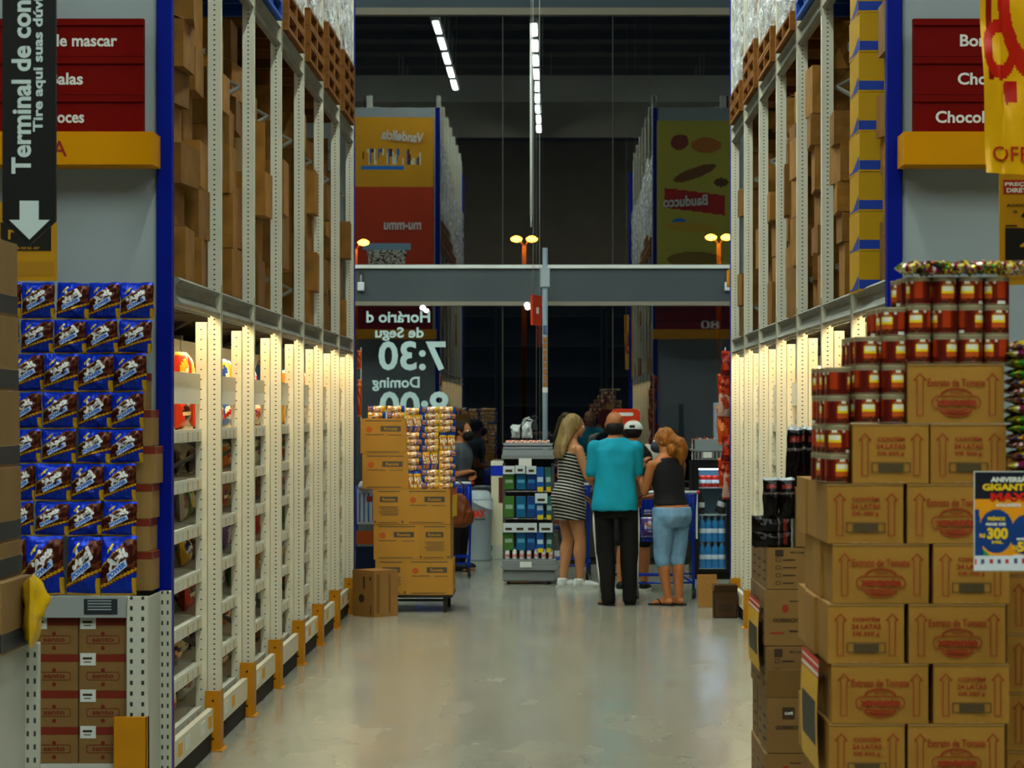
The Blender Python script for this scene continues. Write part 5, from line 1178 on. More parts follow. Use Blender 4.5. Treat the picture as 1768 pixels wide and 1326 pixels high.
# ---------------------------------------------------------------- trolleys
def trolley():
    t = thing('shopping_trolley', 'x', 'trolley'); W2 = .27; bw_ = bw
    # local: handle at y=0 towards the camera, basket runs to +y
    mb = MB()
    def rect(y0, y1, wb, z): mb.tube([(-wb, y0, z), (wb, y0, z), (wb*.82, y1, z), (-wb*.82, y1, z), (-wb, y0, z)], .006, 6)
    rect(.05, .85, W2, .93); rect(.06, .80, W2*.93, .78); rect(.07, .76, W2*.88, .62); rect(.08, .74, W2*.85, .52)
    for k in range(13):
        u = -1+k/6; mb.tube([(u*W2, .05, .93), (u*W2*.85, .08, .52), (u*W2*.7, .74, .52), (u*W2*.82, .85, .93)], .0028, 5)
    for k in range(13):
        v = k/12; y = .06+.75*v; wb = W2*(1-.18*v)
        for s in (-1, 1): mb.tube([(s*wb, y, .93), (s*wb*.86, y*.9+.02, .52)], .0028, 5)
    mb.build('basket', bw_, t)
    fr = MB()
    for s in (-1, 1):
        fr.tube([(s*W2, .0, .96), (s*W2*1.0, .08, .80), (s*W2*.98, .16, .55), (s*W2*.95, .05, .16), (s*W2*.95, .06, .09)], .012, 8)
        fr.tube([(s*W2*.95, .06, .14), (s*W2*.8, .80, .16), (s*W2*.8, .82, .09)], .011, 8)
    fr.tube([(-W2*.95, .08, .14), (W2*.95, .08, .14)], .009, 6); fr.tube([(-W2*.8, .8, .16), (W2*.8, .8, .16)], .009, 6); fr.tube([(-W2*.95, .10, .22), (W2*.95, .10, .22)], .008, 6)
    fr.build('frame', bw_, t)
    MB().cyl((-W2-.01, 0, .96), (W2+.01, 0, .96), .014, n=10).build('handle', pm('handle_pale', '#c4c8cc', .3), t)
    for s in (-1, 1): MB().cyl((s*(W2+.01), 0, .96), (s*(W2+.035), 0, .96), .016, n=10).build('handle_cap', pm('handle_red', '#b8281a', .4), t)
    MB().box(-W2*.9, W2*.9, .09, .105, .80, .91).build('seat_flap', bw_, t)
    for s in (-1, 1):
        for a, b in ((.95, .05), (.8, .80)):
            w = MB().cyl((s*W2*a-.013, b, .05), (s*W2*a+.013, b, .05), .05, n=18).build('wheel', pm('wheel_rubber', '#22201d', .6), t)
            MB().cyl((-.014+s*W2*a, b, .05), (.014+s*W2*a, b, .05), .018, n=10).build('hub', white_metal, w)
    return Proto(t)
TR = trolley()
TR.put((1.03, 21.75, 0), 0.05, 'blue shopping trolley full of groceries, pushed by the red-haired woman')
TR.put((.10, 24.15, 0), -.1, 'blue shopping trolley between the striped dress woman and the capped shopper')
TR.put((-1.09, 24.5, 0), .0, 'blue shopping trolley mostly hidden behind the waste bin and noodle cartons')
gr = [((1.0, 22.15), .53, 3, 'brown and yellow'), ((1.17, 22.2), .53, 2, 'yellow'), ((.9, 22.3), .53, 7, 'white'), ((1.05, 22.4), .53, 0, 'red'), ((1.0, 22.1), .72, 8, 'dark'), ((1.15, 22.15), .73, 9, 'orange and white'), ((.92, 22.05), .74, 6, 'pale')]
for k, ((x, y), z, b, c) in enumerate(gr): tag(obj('grocery_bag', BAGS[b], None, (x, y, z), (0, 0, R.uniform(-.4, .4)), (.95, 1.2, .95)), '%s grocery bag in the trolley of the red-haired woman%s' % (c, ', on top' if z > .6 else ''), 'grocery bag', 'groceries in the front trolley')
gr = [((.05, 24.45), .53, 1, 'orange'), ((.2, 24.45), .53, 6, 'pale'), ((.27, 24.5), .66, 9, 'orange and white'), ((.0, 24.7), .62, 0, 'red')]
for k, ((x, y), z, b, c) in enumerate(gr): tag(obj('grocery_bag', BAGS[b], None, (x, y, z), (0, 0, R.uniform(-.4, .4)), (.9, 1.2, 1.3)), '%s grocery bag in the trolley beside the striped dress woman' % c, 'grocery bag', 'groceries in the rear trolley')
# ---------------------------------------------------------------- people
def loft(mb, rings, n=28, m=0):
    """rings: (cx, cy, z, rx, ry[, yaw])"""
    v = []
    for r in rings:
        cx, cy, z, rx, ry = r[:5]; a = r[5] if len(r) > 5 else 0
        for k in range(n):
            t = 2*PI*k/n; p = 2.3; c, s = math.cos(t), math.sin(t)
            x = rx*math.copysign(abs(c)**(2/p), c); y = ry*math.copysign(abs(s)**(2/p), s)
            v.append((cx+x*math.cos(a)-y*math.sin(a), cy+x*math.sin(a)+y*math.cos(a), z))
    f = [(i*n+k, i*n+(k+1) % n, (i+1)*n+(k+1) % n, (i+1)*n+k) for i in range(len(rings)-1) for k in range(n)]
    mb.add(v, f+[tuple(range(n))[::-1], tuple(range((len(rings)-1)*n, len(rings)*n))], m)
def ell(mb, c, r, rot=None, n=18, m=0):
    v = []; f = []; M = rot or Matrix.Identity(3); c = Vector(c)
    for j in range(1, n):
        for k in range(2*n):
            a = PI*j/n; b = PI*k/n; v.append(c+M @ Vector((r[0]*math.sin(a)*math.cos(b), r[1]*math.sin(a)*math.sin(b), r[2]*math.cos(a))))
    for j in range(n-2):
        for k in range(2*n): f.append((j*2*n+k, (j+1)*2*n+k, (j+1)*2*n+(k+1) % (2*n), j*2*n+(k+1) % (2*n)))
    t = len(v); v += [c+M @ Vector((0, 0, r[2])), c-M @ Vector((0, 0, r[2]))]
    for k in range(2*n): f.append((t, k, (k+1) % (2*n))); f.append((t+1, (n-2)*2*n+(k+1) % (2*n), (n-2)*2*n+k))
    mb.add(v, f, m)
def caps(mb, pts, rs, n=14):
    """a limb: tapered tube with rounded ends through pts"""
    pts = [Vector(p) for p in pts]; P2 = []; R2 = []
    for i in range(len(pts)-1):
        for k in range(6):
            t = k/6; P2.append(pts[i].lerp(pts[i+1], t)); R2.append(rs[i]+(rs[i+1]-rs[i])*t)
    P2.append(pts[-1]); R2.append(rs[-1]); mb.tube(P2, R2, n)
    for p, r in ((pts[0], rs[0]), (pts[-1], rs[-1])): ell(mb, p, (r, r, r), n=8)
    for p, r in list(zip(pts, rs))[1:-1]: ell(mb, p, (r, r, r), n=8)
def skin_mesh(mb, name, mats, vox=.010, it=6, fold=0, fs=9, seed=0, fac=.5):
    me = bpy.data.meshes.new('raw'); me.from_pydata(mb.v, [], mb.f); o = bpy.data.objects.new('raw', me); C.objects.link(o)
    r = o.modifiers.new('r', 'REMESH'); r.mode = 'VOXEL'; r.voxel_size = vox; r.use_smooth_shade = True
    s = o.modifiers.new('s', 'SMOOTH'); s.factor = fac; s.iterations = it
    bpy.context.view_layer.update(); out = bpy.data.meshes.new_from_object(o.evaluated_get(bpy.context.evaluated_depsgraph_get()))
    bpy.data.objects.remove(o); bpy.data.meshes.remove(me); out.name = name
    if fold:
        ns = [v.normal.copy() for v in out.vertices]
        for v, nn in zip(out.vertices, ns):
            c = v.co; q = noise.noise(Vector((c.x*fs+seed, c.y*fs, c.z*fs*.55+seed)))+.5*noise.noise(Vector((c.x*fs*2.3, c.y*fs*2.3+seed, c.z*fs*1.2)))
            v.co = c+nn*(fold*q)
    out.materials.clear(); out.materials.append(mats)
    for p in out.polygons: p.use_smooth = True
    return out
def hand(mb, w, dr, up, side, curl=.5, L=.17):
    """palm with four bent fingers and a thumb; w wrist, dr pointing direction, up back-of-hand normal, side: +1 thumb towards dr x up"""
    w = Vector(w); dr = Vector(dr).normalized(); up = Vector(up); up = (up-dr*up.dot(dr)).normalized(); sd = dr.cross(up)*side
    M = Matrix((sd, dr, up)).transposed(); pc = w+dr*.045; ell(mb, pc, (.040, .055, .016), M, 10)
    for k, (o, l) in enumerate(((.030, .070), (.010, .078), (-.010, .072), (-.029, .056))):
        b = w+dr*.082+sd*o; p1 = b+dr*l*.45-up*l*.1*curl; p2 = p1+dr*l*.32-up*l*.35*curl; p3 = p2+dr*l*.18-up*l*.5*curl
        caps(mb, [b-dr*.02, p1, p2, p3], [.0095, .0088, .008, .0072], 8)
    b = w+dr*.028+sd*.030; caps(mb, [b, b+sd*.022+dr*.026-up*.006, b+sd*.026+dr*.056-up*.014], [.012, .0098, .008], 8)
def head(mb, c, yaw, s=1, pitch=0, chin=True):
    """skull, jaw, nose, brow, ears, lips; c is the centre of the head, forward is +y turned by yaw"""
    M = (Matrix.Rotation(yaw, 3, 'Z') @ Matrix.Rotation(pitch, 3, 'X')); c = Vector(c); q = lambda x, y, z: c+M @ Vector((x, y, z))*s
    ell(mb, q(0, -.012, .022), (.074*s, .092*s, .088*s), M, 16); ell(mb, q(0, .022, -.035), (.058*s, .066*s, .070*s), M, 14)
    ell(mb, q(0, .062, -.088), (.026*s, .022*s, .020*s), M, 8); ell(mb, q(0, .094, -.018), (.012*s, .017*s, .022*s), M, 8); ell(mb, q(0, .088, .004), (.008*s, .01*s, .024*s), M, 8)
    ell(mb, q(0, .076, .030), (.045*s, .014*s, .009*s), M, 8); ell(mb, q(0, .084, -.056), (.022*s, .010*s, .008*s), M, 8)
    for e in (-1, 1): ell(mb, q(e*.077, -.008, -.010), (.010*s, .019*s, .031*s), M @ Matrix.Rotation(e*.3, 3, 'Z'), 8); ell(mb, q(e*.036, .07, -.022), (.02*s, .014*s, .016*s), M, 8)
    return q
def foot(mb, a, yaw, s=1):
    a = Vector(a); M = Matrix.Rotation(yaw, 3, 'Z'); q = lambda x, y, z: a+M @ Vector((x, y, 0))*s+Vector((0, 0, z))
    z0 = a.z
    ell(mb, (q(0, -.01, 0).x, q(0, -.01, 0).y, .035), (.034*s, .045*s, .035), M, 10); ell(mb, (q(0, .07, 0).x, q(0, .07, 0).y, .03), (.040*s, .085*s, .028), M, 10); ell(mb, (q(0, .14, 0).x, q(0, .14, 0).y, .018), (.044*s, .045*s, .017), M, 10)
    caps(mb, [a, (q(0, .05, 0).x, q(0, .05, 0).y, .045)], [.034, .03])
    for k in range(5): p = q(-.03+.015*k, .165-.004*abs(k-1)*3, 0); ell(mb, (p.x, p.y, .013), (.008, .017, .010), M, 6)
def legs(mb, js, r):
    for hip, knee, ank in js: caps(mb, [hip, Vector(hip).lerp(Vector(knee), .5), knee, Vector(knee).lerp(Vector(ank), .35), ank], [r[0], r[0]*.86, r[1], r[1]*1.02, r[2]])
skins = lambda n, c: pm(n, c, .45, 0, .05, 12)
eyew = pm('eye_white', '#d8d4cc', .2); iris = pm('eye_iris', '#2a1a10', .2)
def eyes(q, t, s=1, col=None):
    for e in (-1, 1):
        p = q(e*.030, .074, .006); mb = MB(); ell(mb, p, (.0115, .0115, .0115), n=8); mb.build('eye', eyew, t)
        p = q(e*.030, .0835, .006); mb = MB(); ell(mb, p, (.005, .005, .005), n=6); mb.build('iris', iris, t)
def person(label, x, y, rz): return thing('person', label, 'person', (x, y, 0), rz)
def P2(mb_): return mb_
# --- man in the teal shirt, seen from behind, leaning a little towards the trolley
t = person('bald man in teal t-shirt and black striped trousers, seen from behind', X(1062, 21.05), 21.05, 0)
H = 1.70
hipL, hipR = (-.10, 0, .86), (.11, 0, .86); kL, kR = (-.085, .02, .47), (.12, .0, .47); aL, aR = (-.055, -.02, .085), (.125, .02, .085)
b = MB(); loft(b, [(0, 0, .80, .14, .10), (0, 0, .90, .175, .12), (0, .005, 1.0, .165, .115), (0, .01, 1.12, .155, .11), (0, .02, 1.26, .175, .115), (0, .03, 1.36, .185, .10), (0, .035, 1.43, .13, .075), (0, .04, 1.46, .07, .06)])
caps(b, [(0, .04, 1.42), (0, .055, 1.52)], [.062, .058]); q = head(b, (-.005, .075, 1.575), .1, 1.0, -.1)
sL, sR = (-.178, .03, 1.365), (.178, .03, 1.365); eL, eR = (-.205, .05, 1.11), (.200, .06, 1.11); wL, wR = (-.15, .26, 1.02), (.21, .25, .96)
for s_, e_, w_, sd in ((sL, eL, wL, 1), (sR, eR, wR, -1)):
    caps(b, [s_, Vector(s_).lerp(Vector(e_), .5), e_, Vector(e_).lerp(Vector(w_), .4), w_], [.055, .046, .038, .038, .026]); hand(b, w_, (Vector(w_)-Vector(e_))+Vector((0, .1, -.08)), (0, .3, 1), sd, .9)
legs(b, [(hipL, kL, aL), (hipR, kR, aR)], (.085, .055, .040)); foot(b, aL, .35); foot(b, aR, -.1)
obj('body', skin_mesh(b, 'body', skins('skin_tan', '#a5663c'), .009, 4), t); eyes(q, t)
c = MB(); loft(c, [(-.012, .0, .825, .205, .150, .0), (-.005, .0, .90, .200, .148), (0, .005, 1.0, .188, .138), (0, .01, 1.10, .180, .13), (0, .02, 1.24, .186, .13), (0, .03, 1.35, .195, .115), (0, .035, 1.42, .145, .085), (0, .038, 1.455, .085, .07)])
for s_, e_, sg2 in ((sL, eL, -1), (sR, eR, 1)): caps(c, [Vector(s_)+Vector((-.03*sg2, 0, 0)), s_, Vector(s_).lerp(Vector(e_), .78)+Vector((.0, 0, 0))], [.060, .068, .062])
obj('t_shirt', skin_mesh(c, 't_shirt', pm('teal_cotton', '#0b8ea4', .8, 0, .06, 6), .010, 5, .014, 7, 3), t)
c = MB(); loft(c, [(0, 0, .76, .16, .11), (0, 0, .84, .178, .122), (0, 0, .93, .17, .115)])
for h_, k_2, a_2 in ((hipL, kL, aL), (hipR, kR, aR)):
    h_, k_2, a_2 = Vector(h_), Vector(k_2), Vector(a_2); a3 = a_2+Vector((0, 0, -.035)); caps(c, [h_, h_.lerp(k_2, .5), k_2, k_2.lerp(a3, .5), a3], [.088, .088, .080, .074, .064])
tr_ = obj('trousers', skin_mesh(c, 'trousers', pm('black_knit', '#0c0b0a', .8), .010, 5, .010, 7, 8), t)
for h_, k_2, a_2, sgn in ((hipL, kL, aL, -1), (hipR, kR, aR, 1)):
    h_, k_2, a_2 = Vector(h_), Vector(k_2), Vector(a_2); o_ = lambda p, r: p+Vector((sgn*r, -.012, 0))
    MB().tube([o_(h_, .084), o_(h_.lerp(k_2, .5), .091), o_(k_2, .078), o_(k_2.lerp(a_2, .5), .070), o_(a_2, .060)], [.011]*5, 8).build('side_stripe', pm('stripe_white', '#b9b5aa', .7), t)
hc = (-.005, .075, 1.575); c = MB(); Mh = Matrix.Rotation(.1, 3, 'Z') @ Matrix.Rotation(-.1, 3, 'X'); ell(c, q(0, -.030, -.038), (.080, .084, .074), Mh, 14)
obj('hair', skin_mesh(c, 'hair', pm('hair_dark', '#1a110b', .7, 0, .2, 60, .4, 120), .008, 3, .003, 40, 1), t)
fl = pm('sandal_black', '#100e0c', .7)
def sandal(a, yaw, t):
    a = Vector(a); M = Matrix.Translation((a.x, a.y, 0)) @ Matrix.Rotation(yaw, 4, 'Z')
    mb = MB().prism([(-.035, -.06), (.035, -.06), (.038, .0), (.048, .09), (.045, .16), (.02, .19), (-.025, .188), (-.047, .15), (-.046, .08), (-.036, 0)], -.0, .014, 'z', 0, M)
    for s in (-1, 1): mb.tube([M @ Vector((s*.04, .04, .012)), M @ Vector((s*.028, .08, .055)), M @ Vector((0, .13, .035))], .006, 6)
    mb.build('sandal', fl, t)
sandal(aL, .35, t); sandal(aR, -.1, t)
# --- woman in the striped dress, seen from behind and her left side, facing the trolley
t = person('blonde woman in black and white striped dress and white sneakers, seen from behind', X(986, 23.1), 23.1, -1.15)
k_L, k_R = (-.075, .0, .46), (.075, .06, .46); a_L, a_R = (-.07, -.05, .095), (.07, .06, .095); h_L, h_R = (-.085, -.02, .82), (.085, -.02, .82)
tor = [(0, -.02, .74, .14, .115), (0, -.035, .84, .165, .14), (0, -.03, .92, .155, .13), (0, .0, 1.04, .115, .095), (0, .01, 1.16, .135, .105), (0, .01, 1.26, .15, .11), (0, .0, 1.34, .165, .085), (0, -.01, 1.39, .10, .065), (0, .0, 1.42, .055, .05)]
b = MB(); loft(b, tor); caps(b, [(0, .0, 1.38), (0, .025, 1.47)], [.052, .048]); q = head(b, (0, .045, 1.545), -.15, .96, -.12)
s_R, s_L = (.175, .0, 1.325), (-.175, .0, 1.325); e_R, e_L = (.235, .06, 1.06), (-.205, -.02, 1.06); w_R, w_L = (.24, .26, .90), (-.17, .2, .87)
for s_, e_, w_, sd in ((s_L, e_L, w_L, 1), (s_R, e_R, w_R, -1)):
    caps(b, [s_, Vector(s_).lerp(Vector(e_), .5), e_, Vector(e_).lerp(Vector(w_), .4), w_], [.046, .040, .033, .033, .023]); hand(b, w_, (Vector(w_)-Vector(e_))+Vector((0, .06, 0)), (-.2, .4, 1), sd, .8)
legs(b, [(h_L, k_L, a_L), (h_R, k_R, a_R)], (.085, .056, .036)); foot(b, a_L, .0, .9); foot(b, a_R, -.1, .9)
for k3, a3 in ((k_L, a_L), (k_R, a_R)): ell(b, Vector(k3).lerp(Vector(a3), .3)+Vector((0, -.018, 0)), (.048, .048, .11), n=10)
obj('body', skin_mesh(b, 'body', skins('skin_fair', '#b07850'), .009, 4), t); eyes(q, t)
ds = pm('striped_jersey', '#11100e', .85); nt = ds.node_tree; N = nt.nodes; L = nt.links; tc = N.new('ShaderNodeTexCoord'); sp = N.new('ShaderNodeSeparateXYZ'); L.new(tc.outputs['Object'], sp.inputs[0])
zz_ = math_(N, L, 'ADD', sp.outputs['Z'], math_(N, L, 'MULTIPLY', sp.outputs['Y'], .25)); f_ = math_(N, L, 'FRACT', math_(N, L, 'DIVIDE', zz_, .031)); g_ = math_(N, L, 'LESS_THAN', f_, .36)
mx = N.new('ShaderNodeMix'); mx.data_type = 'RGBA'; L.new(g_, mx.inputs['Factor']); mx.inputs[6].default_value = lin('#12100e'); mx.inputs[7].default_value = lin('#b9b2a4'); L.new(mx.outputs[2], N['Principled BSDF'].inputs['Base Color'])
c = MB(); loft(c, [(0, -.01, .655, .185, .135), (0, -.015, .74, .185, .140)]+[(x, y, z, rx+.016, ry+.016) for x, y, z, rx, ry in tor[1:6]]+[(0, .005, 1.33, .125, .098), (0, .0, 1.375, .09, .075)])
ell(c, (-.07, -.10, .86), (.085, .072, .10), n=12); ell(c, (.07, -.10, .86), (.085, .072, .10), n=12); ell(c, (-.065, .10, 1.22), (.06, .06, .06), n=10); ell(c, (.065, .10, 1.22), (.06, .06, .06), n=10)
obj('dress', skin_mesh(c, 'dress', ds, .009, 4, .004, 7, 5), t)
hb_ = pm('hair_blonde', '#8a6f42', .5, 0, .35, 30, .5, 90, stretch=(1, 1, .12))
c = MB(); Mh = Matrix.Rotation(-.15, 3, 'Z') @ Matrix.Rotation(-.12, 3, 'X'); ell(c, q(0, -.03, .022), (.088, .088, .100), Mh, 16)
loft(c, [(-.005, -.125, 1.24, .085, .022), (-.005, -.12, 1.30, .115, .035), (0, -.10, 1.38, .115, .05), (0, -.06, 1.46, .102, .065), (0, -.03, 1.54, .092, .08), (0, -.01, 1.62, .07, .07)])
obj('hair', skin_mesh(c, 'hair', hb_, .008, 4, .006, 22, 2), t)
for a, yw in ((a_L, 0), (a_R, -.1)):
    c = MB(); a = Vector(a); M = Matrix.Rotation(yw, 3, 'Z')
    for o2, r2, z2 in ((-.015, (.042, .052, .045), .045), (.07, (.046, .085, .038), .040), (.14, (.046, .055, .028), .030)): p = a+M @ Vector((0, o2, 0)); ell(c, (p.x, p.y, z2), r2, M, 12)
    loft(c, [(a.x, a.y-.01, .05, .042, .05), (a.x, a.y-.01, .095, .043, .048)], 18); sh_ = obj('sneaker', skin_mesh(c, 'sneaker', pm('sneaker_white', '#c9c9c2', .5), .008, 3), t)
    M4 = Matrix.Translation((a.x, a.y, 0)) @ Matrix.Rotation(yw, 4, 'Z'); MB().prism([(-.04, -.065), (.04, -.065), (.046, .03), (.05, .12), (.035, .185), (0, .2), (-.035, .185), (-.05, .12), (-.046, .03)], 0, .024, 'z', 0, M4).build('sole', pm('sole_white', '#b8b6aa', .6), sh_)
# --- shopper in the white cap between them
t = person('shopper in backward white cap and black and white shirt, behind the teal-shirted man', X(1094, 22.7), 22.7, 0)
h_L, h_R = (-.09, 0, .80), (.09, 0, .80); k_L, k_R = (-.10, .0, .44), (.10, .0, .44); a_L, a_R = (-.12, -.02, .085), (.10, .02, .085)
tor = [(0, 0, .76, .14, .10), (0, 0, .86, .165, .12), (0, .0, .98, .145, .105), (0, .01, 1.1, .15, .105), (0, .02, 1.22, .17, .11), (0, .02, 1.30, .18, .095), (0, .02, 1.36, .12, .07), (0, .03, 1.39, .06, .055)]
b = MB(); loft(b, tor); caps(b, [(0, .03, 1.34), (0, .045, 1.44)], [.055, .052]); q = head(b, (.0, .06, 1.505), -.15, .96, -.05)
for sg2 in (-1, 1):
    s_, e_, w_ = Vector((sg2*.185, .02, 1.29)), Vector((sg2*.215, .05, 1.04)), Vector((sg2*.16, .25, .98)); caps(b, [s_, e_, w_], [.05, .038, .026]); hand(b, w_, (0, 1, -.2), (0, .2, 1), -sg2, .8)
legs(b, [(h_L, k_L, a_L), (h_R, k_R, a_R)], (.08, .055, .038)); foot(b, a_L, 0); foot(b, a_R, -.2)
obj('body', skin_mesh(b, 'body', skins('skin_tan', '#a5663c'), .010, 4), t); eyes(q, t)
c = MB(); loft(c, [(x, y, z, rx+.014, ry+.014) for x, y, z, rx, ry in tor[1:]]); obj('shirt', skin_mesh(c, 'shirt', pm('black_cotton', '#100f0e', .85), .010, 5, .008, 7, 4), t)
c = MB()
for sg2 in (-1, 1): caps(c, [(sg2*.13, .015, 1.335), (sg2*.19, .02, 1.295), (sg2*.21, .04, 1.13)], [.050, .066, .060])
tag(obj('sleeves', skin_mesh(c, 'sleeves', pm('cream_cotton', '#bdb7a4', .8), .010, 4, .006, 8, 4), t), 'pale sleeves', None)
c = MB(); loft(c, [(0, 0, .78, .165, .12), (0, 0, .88, .175, .13)])
for h_, k3 in ((h_L, k_L), (h_R, k_R)): caps(c, [h_, Vector(h_).lerp(Vector(k3), .85)], [.10, .092])
obj('shorts', skin_mesh(c, 'shorts', pm('shorts_dark', '#15151a', .85), .010, 4, .008, 7, 9), t)
c = MB(); ell(c, q(0, -.018, .0), (.083, .094, .085), None, 14); obj('hair', skin_mesh(c, 'hair', pm('hair_dark', '#1a110b', .7, 0, .2, 60, .4, 120), .009, 3, .003, 40, 2), t)
c = MB(); Mh = Matrix.Rotation(-.15, 3, 'Z')
v0 = len(c.v); nu, nv = 40, 14
def capf(u, v):
    a = u*2*PI; e = v*PI/2*.98; r = math.cos(e)
    return tuple(q(.096*r*math.cos(a), -.012+.108*r*math.sin(a), .012+.092*math.sin(e)))
fs_ = []; c.grid(capf, nu, nv); keep = []
for fi, f in enumerate(c.f):        # the opening above the strap at the back
    m_ = sum((Vector(c.v[i]) for i in f), Vector())/4; l = (Matrix.Rotation(.15, 3, 'Z') @ (m_-q(0, 0, 0)))
    if not (l.y < -.06 and abs(l.x) < .030 and l.z < .055 and l.z > .024): keep.append(fi)
for k in ('f', 'm', 'c', 'sm'): setattr(c, k, [getattr(c, k)[i] for i in keep])
cap = c.build('cap', pm('cap_white', '#c4c4bc', .7), t); so = cap.modifiers.new('s', 'SOLIDIFY'); so.thickness = .004
c = MB(); c.prism([(-.06, .085), (.06, .085), (.05, .14), (.02, .165), (-.02, .165), (-.05, .14)], .018, .024, 'z', 0, Matrix.Translation(q(0, 0, 0)) @ Matrix.Rotation(-.15, 4, 'Z')); c.build('cap_peak', pm('cap_white', '#c4c4bc', .7), cap)
for a, yw in ((a_L, 0), (a_R, -.2)):
    c = MB(); a = Vector(a); M = Matrix.Rotation(yw, 3, 'Z')
    for o2, r2, z2 in ((-.015, (.044, .055, .05), .05), (.07, (.048, .09, .04), .042), (.15, (.047, .055, .03), .032)): p = a+M @ Vector((0, o2, 0)); ell(c, (p.x, p.y, z2), r2, M, 12)
    sh_ = obj('sneaker', skin_mesh(c, 'sneaker', pm('sneaker_black', '#141414', .6), .008, 3), t); M4 = Matrix.Translation((a.x, a.y, 0)) @ Matrix.Rotation(yw, 4, 'Z')
    MB().prism([(-.042, -.07), (.042, -.07), (.048, .03), (.052, .12), (.036, .19), (0, .205), (-.036, .19), (-.052, .12), (-.048, .03)], 0, .024, 'z', 0, M4).build('sole', pm('sole_white', '#b8b6aa', .6), sh_)
# --- red-haired woman in the black top and light jeans
t = person('red-haired woman in black top and light blue jeans, hand raised to her mask', X(1158, 21.05), 21.05, .62)
h_L, h_R = (-.085, -.01, .76), (.085, -.01, .76); k_L, k_R = (-.07, .03, .42), (.075, .0, .42); a_L, a_R = (-.04, -.01, .08), (.06, -.04, .08)
tor = [(0, -.01, .70, .14, .11), (0, -.02, .80, .17, .14), (0, -.01, .88, .155, .12), (0, .02, .98, .125, .10), (0, .05, 1.10, .145, .105), (0, .065, 1.18, .155, .10), (0, .06, 1.25, .155, .08), (0, .06, 1.29, .10, .065), (0, .07, 1.32, .055, .05)]
b = MB(); loft(b, tor); caps(b, [(0, .06, 1.28), (0, .085, 1.37)], [.052, .048]); q = head(b, (0, .11, 1.43), .55, .94, -.12)
s_L, s_R = (-.165, .06, 1.22), (.165, .06, 1.22); e_L, w_L = (-.195, .12, .98), (-.165, .24, 1.17); e_R, w_R = (.19, .12, 1.0), (.02, .34, .93)
caps(b, [s_L, Vector(s_L).lerp(Vector(e_L), .5), e_L, Vector(e_L).lerp(Vector(w_L), .4), w_L], [.045, .041, .033, .032, .023]); hand(b, w_L, (.45, -.25, 1), (-.8, .1, .3), 1, .6)
e_L2 = None
caps(b, [s_R, e_R, Vector(e_R).lerp(Vector(w_R), .4), w_R], [.045, .034, .032, .023]); hand(b, w_R, (-.6, .7, -.1), (0, .1, 1), -1, .8)
legs(b, [(h_L, k_L, a_L), (h_R, k_R, a_R)], (.08, .052, .034)); foot(b, a_L, .35, .92); foot(b, a_R, .25, .92)
for k3, a3 in ((k_L, a_L), (k_R, a_R)): ell(b, Vector(k3).lerp(Vector(a3), .3)+Vector((0, -.018, 0)), (.046, .046, .10), n=10)
obj('body', skin_mesh(b, 'body', skins('skin_tan', '#a5663c'), .009, 4), t); eyes(q, t)
c = MB(); loft(c, [(0, .0, .875, .172, .137), (0, .01, .92, .155, .125)]+[(x, y, z, rx+.016, ry+.016) for x, y, z, rx, ry in tor[3:6]]+[(0, .062, 1.24, .145, .09), (0, .06, 1.285, .10, .075)])
obj('top', skin_mesh(c, 'top', pm('black_top', '#131213', .85), .010, 4, .008, 8, 6), t)
dn = pm('light_denim', '#6f97b8', .85, 0, .18, 14, .3, 220)
c = MB(); loft(c, [(0, -.01, .68, .155, .12), (0, -.02, .78, .182, .152), (0, -.015, .855, .172, .14)]); ell(c, (-.075, -.075, .77), (.085, .078, .10), n=10); ell(c, (.075, -.075, .77), (.085, .078, .10), n=10)
for h_, k3, a3 in ((h_L, k_L, a_L), (h_R, k_R, a_R)):
    h_, k3, a3 = Vector(h_), Vector(k3), Vector(a3); c3 = k3.lerp(a3, .12); caps(c, [h_, h_.lerp(k3, .5), k3, c3], [.098, .090, .072, .068])
obj('jeans', skin_mesh(c, 'jeans', dn, .009, 4, .007, 13, 2), t)
hr = pm('hair_copper', '#8f561a', .5, 0, .4, 26, .5, 80, stretch=(1, 1, .3))
c = MB(); Mh = Matrix.Rotation(.55, 3, 'Z') @ Matrix.Rotation(-.12, 3, 'X'); ell(c, q(0, -.028, .026), (.086, .090, .094), Mh, 16)
pc = [q(0, -.10, .0), q(.01, -.15, -.04), q(.02, -.165, -.10), q(.03, -.15, -.16), q(.03, -.14, -.22)]
caps(c, pc, [.060, .062, .060, .052, .030]); ell(c, q(.05, -.08, -.11), (.05, .05, .07), n=10); ell(c, q(-.03, -.09, -.10), (.05, .045, .07), n=10)
obj('hair', skin_mesh(c, 'hair', hr, .008, 3, .012, 24, 3), t)
def mask(q, t, Mh, col, s=1):
    c = MB(); ell(c, q(0, .060, -.048), (.066*s, .066*s, .058*s), Mh, 14); mk = obj('face_mask', skin_mesh(c, 'face_mask', col, .006, 3), t)
    for e in (-1, 1): MB().tube([q(e*.048, .075, -.03), q(e*.075, .03, -.012), q(e*.085, -.01, .0)], .0022, 5).build('ear_loop', col, mk)
mask(q, t, Mh, pm('mask_grey_blue', '#2c3540', .8), .95)
sandal(a_L, .35, t); sandal(a_R, .25, t)
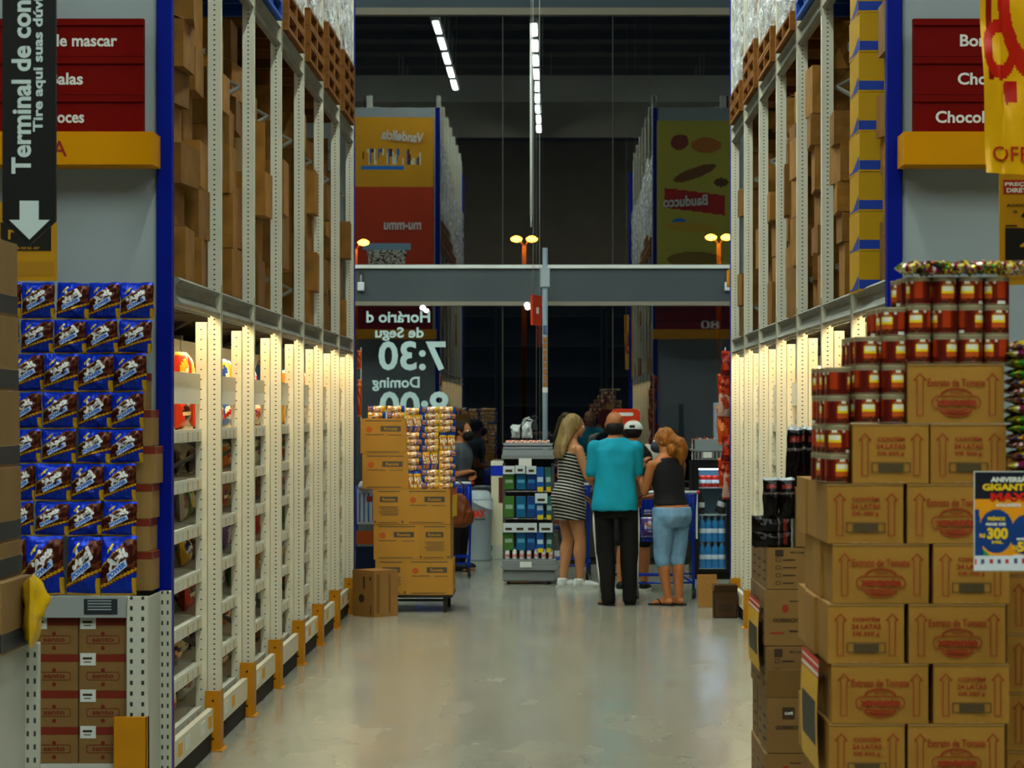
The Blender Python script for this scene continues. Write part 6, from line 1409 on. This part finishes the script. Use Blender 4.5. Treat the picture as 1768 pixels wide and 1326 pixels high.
# --- masked person beyond the noodle cartons
t = person('dark-haired person in grey shirt and black face mask, behind the noodle cartons', X(790, 25.6), 25.6, -1.9)
tor = [(0, 0, .74, .14, .10), (0, 0, .84, .165, .12), (0, .0, .96, .15, .11), (0, .01, 1.08, .155, .11), (0, .02, 1.20, .175, .115), (0, .02, 1.28, .18, .095), (0, .02, 1.33, .12, .07), (0, .03, 1.36, .06, .055)]
h_L, h_R = (-.09, 0, .78), (.09, 0, .78); k_L, k_R = (-.10, .02, .43), (.10, .0, .43); a_L, a_R = (-.11, -.02, .085), (.11, .0, .085)
b = MB(); loft(b, tor); caps(b, [(0, .03, 1.31), (0, .045, 1.41)], [.055, .052]); q = head(b, (.0, .065, 1.475), -.15, .96, 0)
for sg2 in (-1, 1):
    s_, e_, w_ = Vector((sg2*.185, .02, 1.26)), Vector((sg2*.215, -.03, 1.0)), Vector((sg2*.10, .155, 1.02+.03*sg2)); caps(b, [s_, e_, w_], [.05, .038, .026]); hand(b, w_, (-sg2*.9, .15, .1), (0, .2, 1), -sg2, .8)
legs(b, [(h_L, k_L, a_L), (h_R, k_R, a_R)], (.08, .055, .038)); foot(b, a_L, 0); foot(b, a_R, 0)
obj('body', skin_mesh(b, 'body', skins('skin_tan', '#a5663c'), .010, 4), t); eyes(q, t)
c = MB(); loft(c, [(x, y, z, rx+.016, ry+.016) for x, y, z, rx, ry in tor[1:]])
for sg2 in (-1, 1): caps(c, [(sg2*.14, .02, 1.29), (sg2*.185, .02, 1.255), (sg2*.205, .01, 1.12)], [.055, .066, .060])
obj('shirt', skin_mesh(c, 'shirt', pm('grey_cotton', '#454a50', .85), .010, 4, .008, 7, 4), t)
c = MB(); loft(c, [(0, 0, .72, .16, .115), (0, 0, .86, .17, .125)])
for h_, k3, a3 in ((h_L, k_L, a_L), (h_R, k_R, a_R)): caps(c, [h_, k3, a3], [.10, .078, .06])
obj('trousers', skin_mesh(c, 'trousers', pm('black_knit', '#0c0b0a', .8), .011, 4, .008, 7, 9), t)
c = MB(); Mh = Matrix.Rotation(-.15, 3, 'Z'); ell(c, q(0, -.025, .028), (.084, .090, .088), Mh, 14); obj('hair', skin_mesh(c, 'hair', pm('hair_dark', '#1a110b', .7, 0, .2, 60, .4, 120), .009, 3, .004, 30, 3), t)
mask(q, t, Mh, pm('mask_black', '#0d0d0f', .8))
c = MB(); 
for a in (a_L, a_R):
    c = MB(); a = Vector(a); ell(c, (a.x, a.y+.06, .045), (.046, .13, .045), n=12); obj('shoe', skin_mesh(c, 'shoe', pm('sneaker_black', '#141414', .6), .009, 3), t)
# its brown bag hangs from the trolley handle
dB = 24.36; t = thing('handbag', 'brown leather shoulder bag hanging between the noodle cartons and the bin', 'bag', (X(793, dB), dB, 0))
c = MB(); loft(c, [(0, 0, .52, .07, .04), (.02, 0, .56, .12, .06), (.02, 0, .66, .13, .065), (.0, 0, .78, .10, .045), (-.02, 0, .86, .05, .03)]); obj('body', skin_mesh(c, 'body', pm('bag_leather', '#6a3210', .4, 0, .25, 12, .4, 30), .010, 4, .012, 14, 5), t)
MB().tube([(-.06, 0, .82), (-.08, 0, .95), (-.02, -.01, 1.0), (.04, 0, .95), (.05, 0, .80)], .008, 8).build('strap', pm('bag_leather_dark', '#3f1d0a', .4), t)
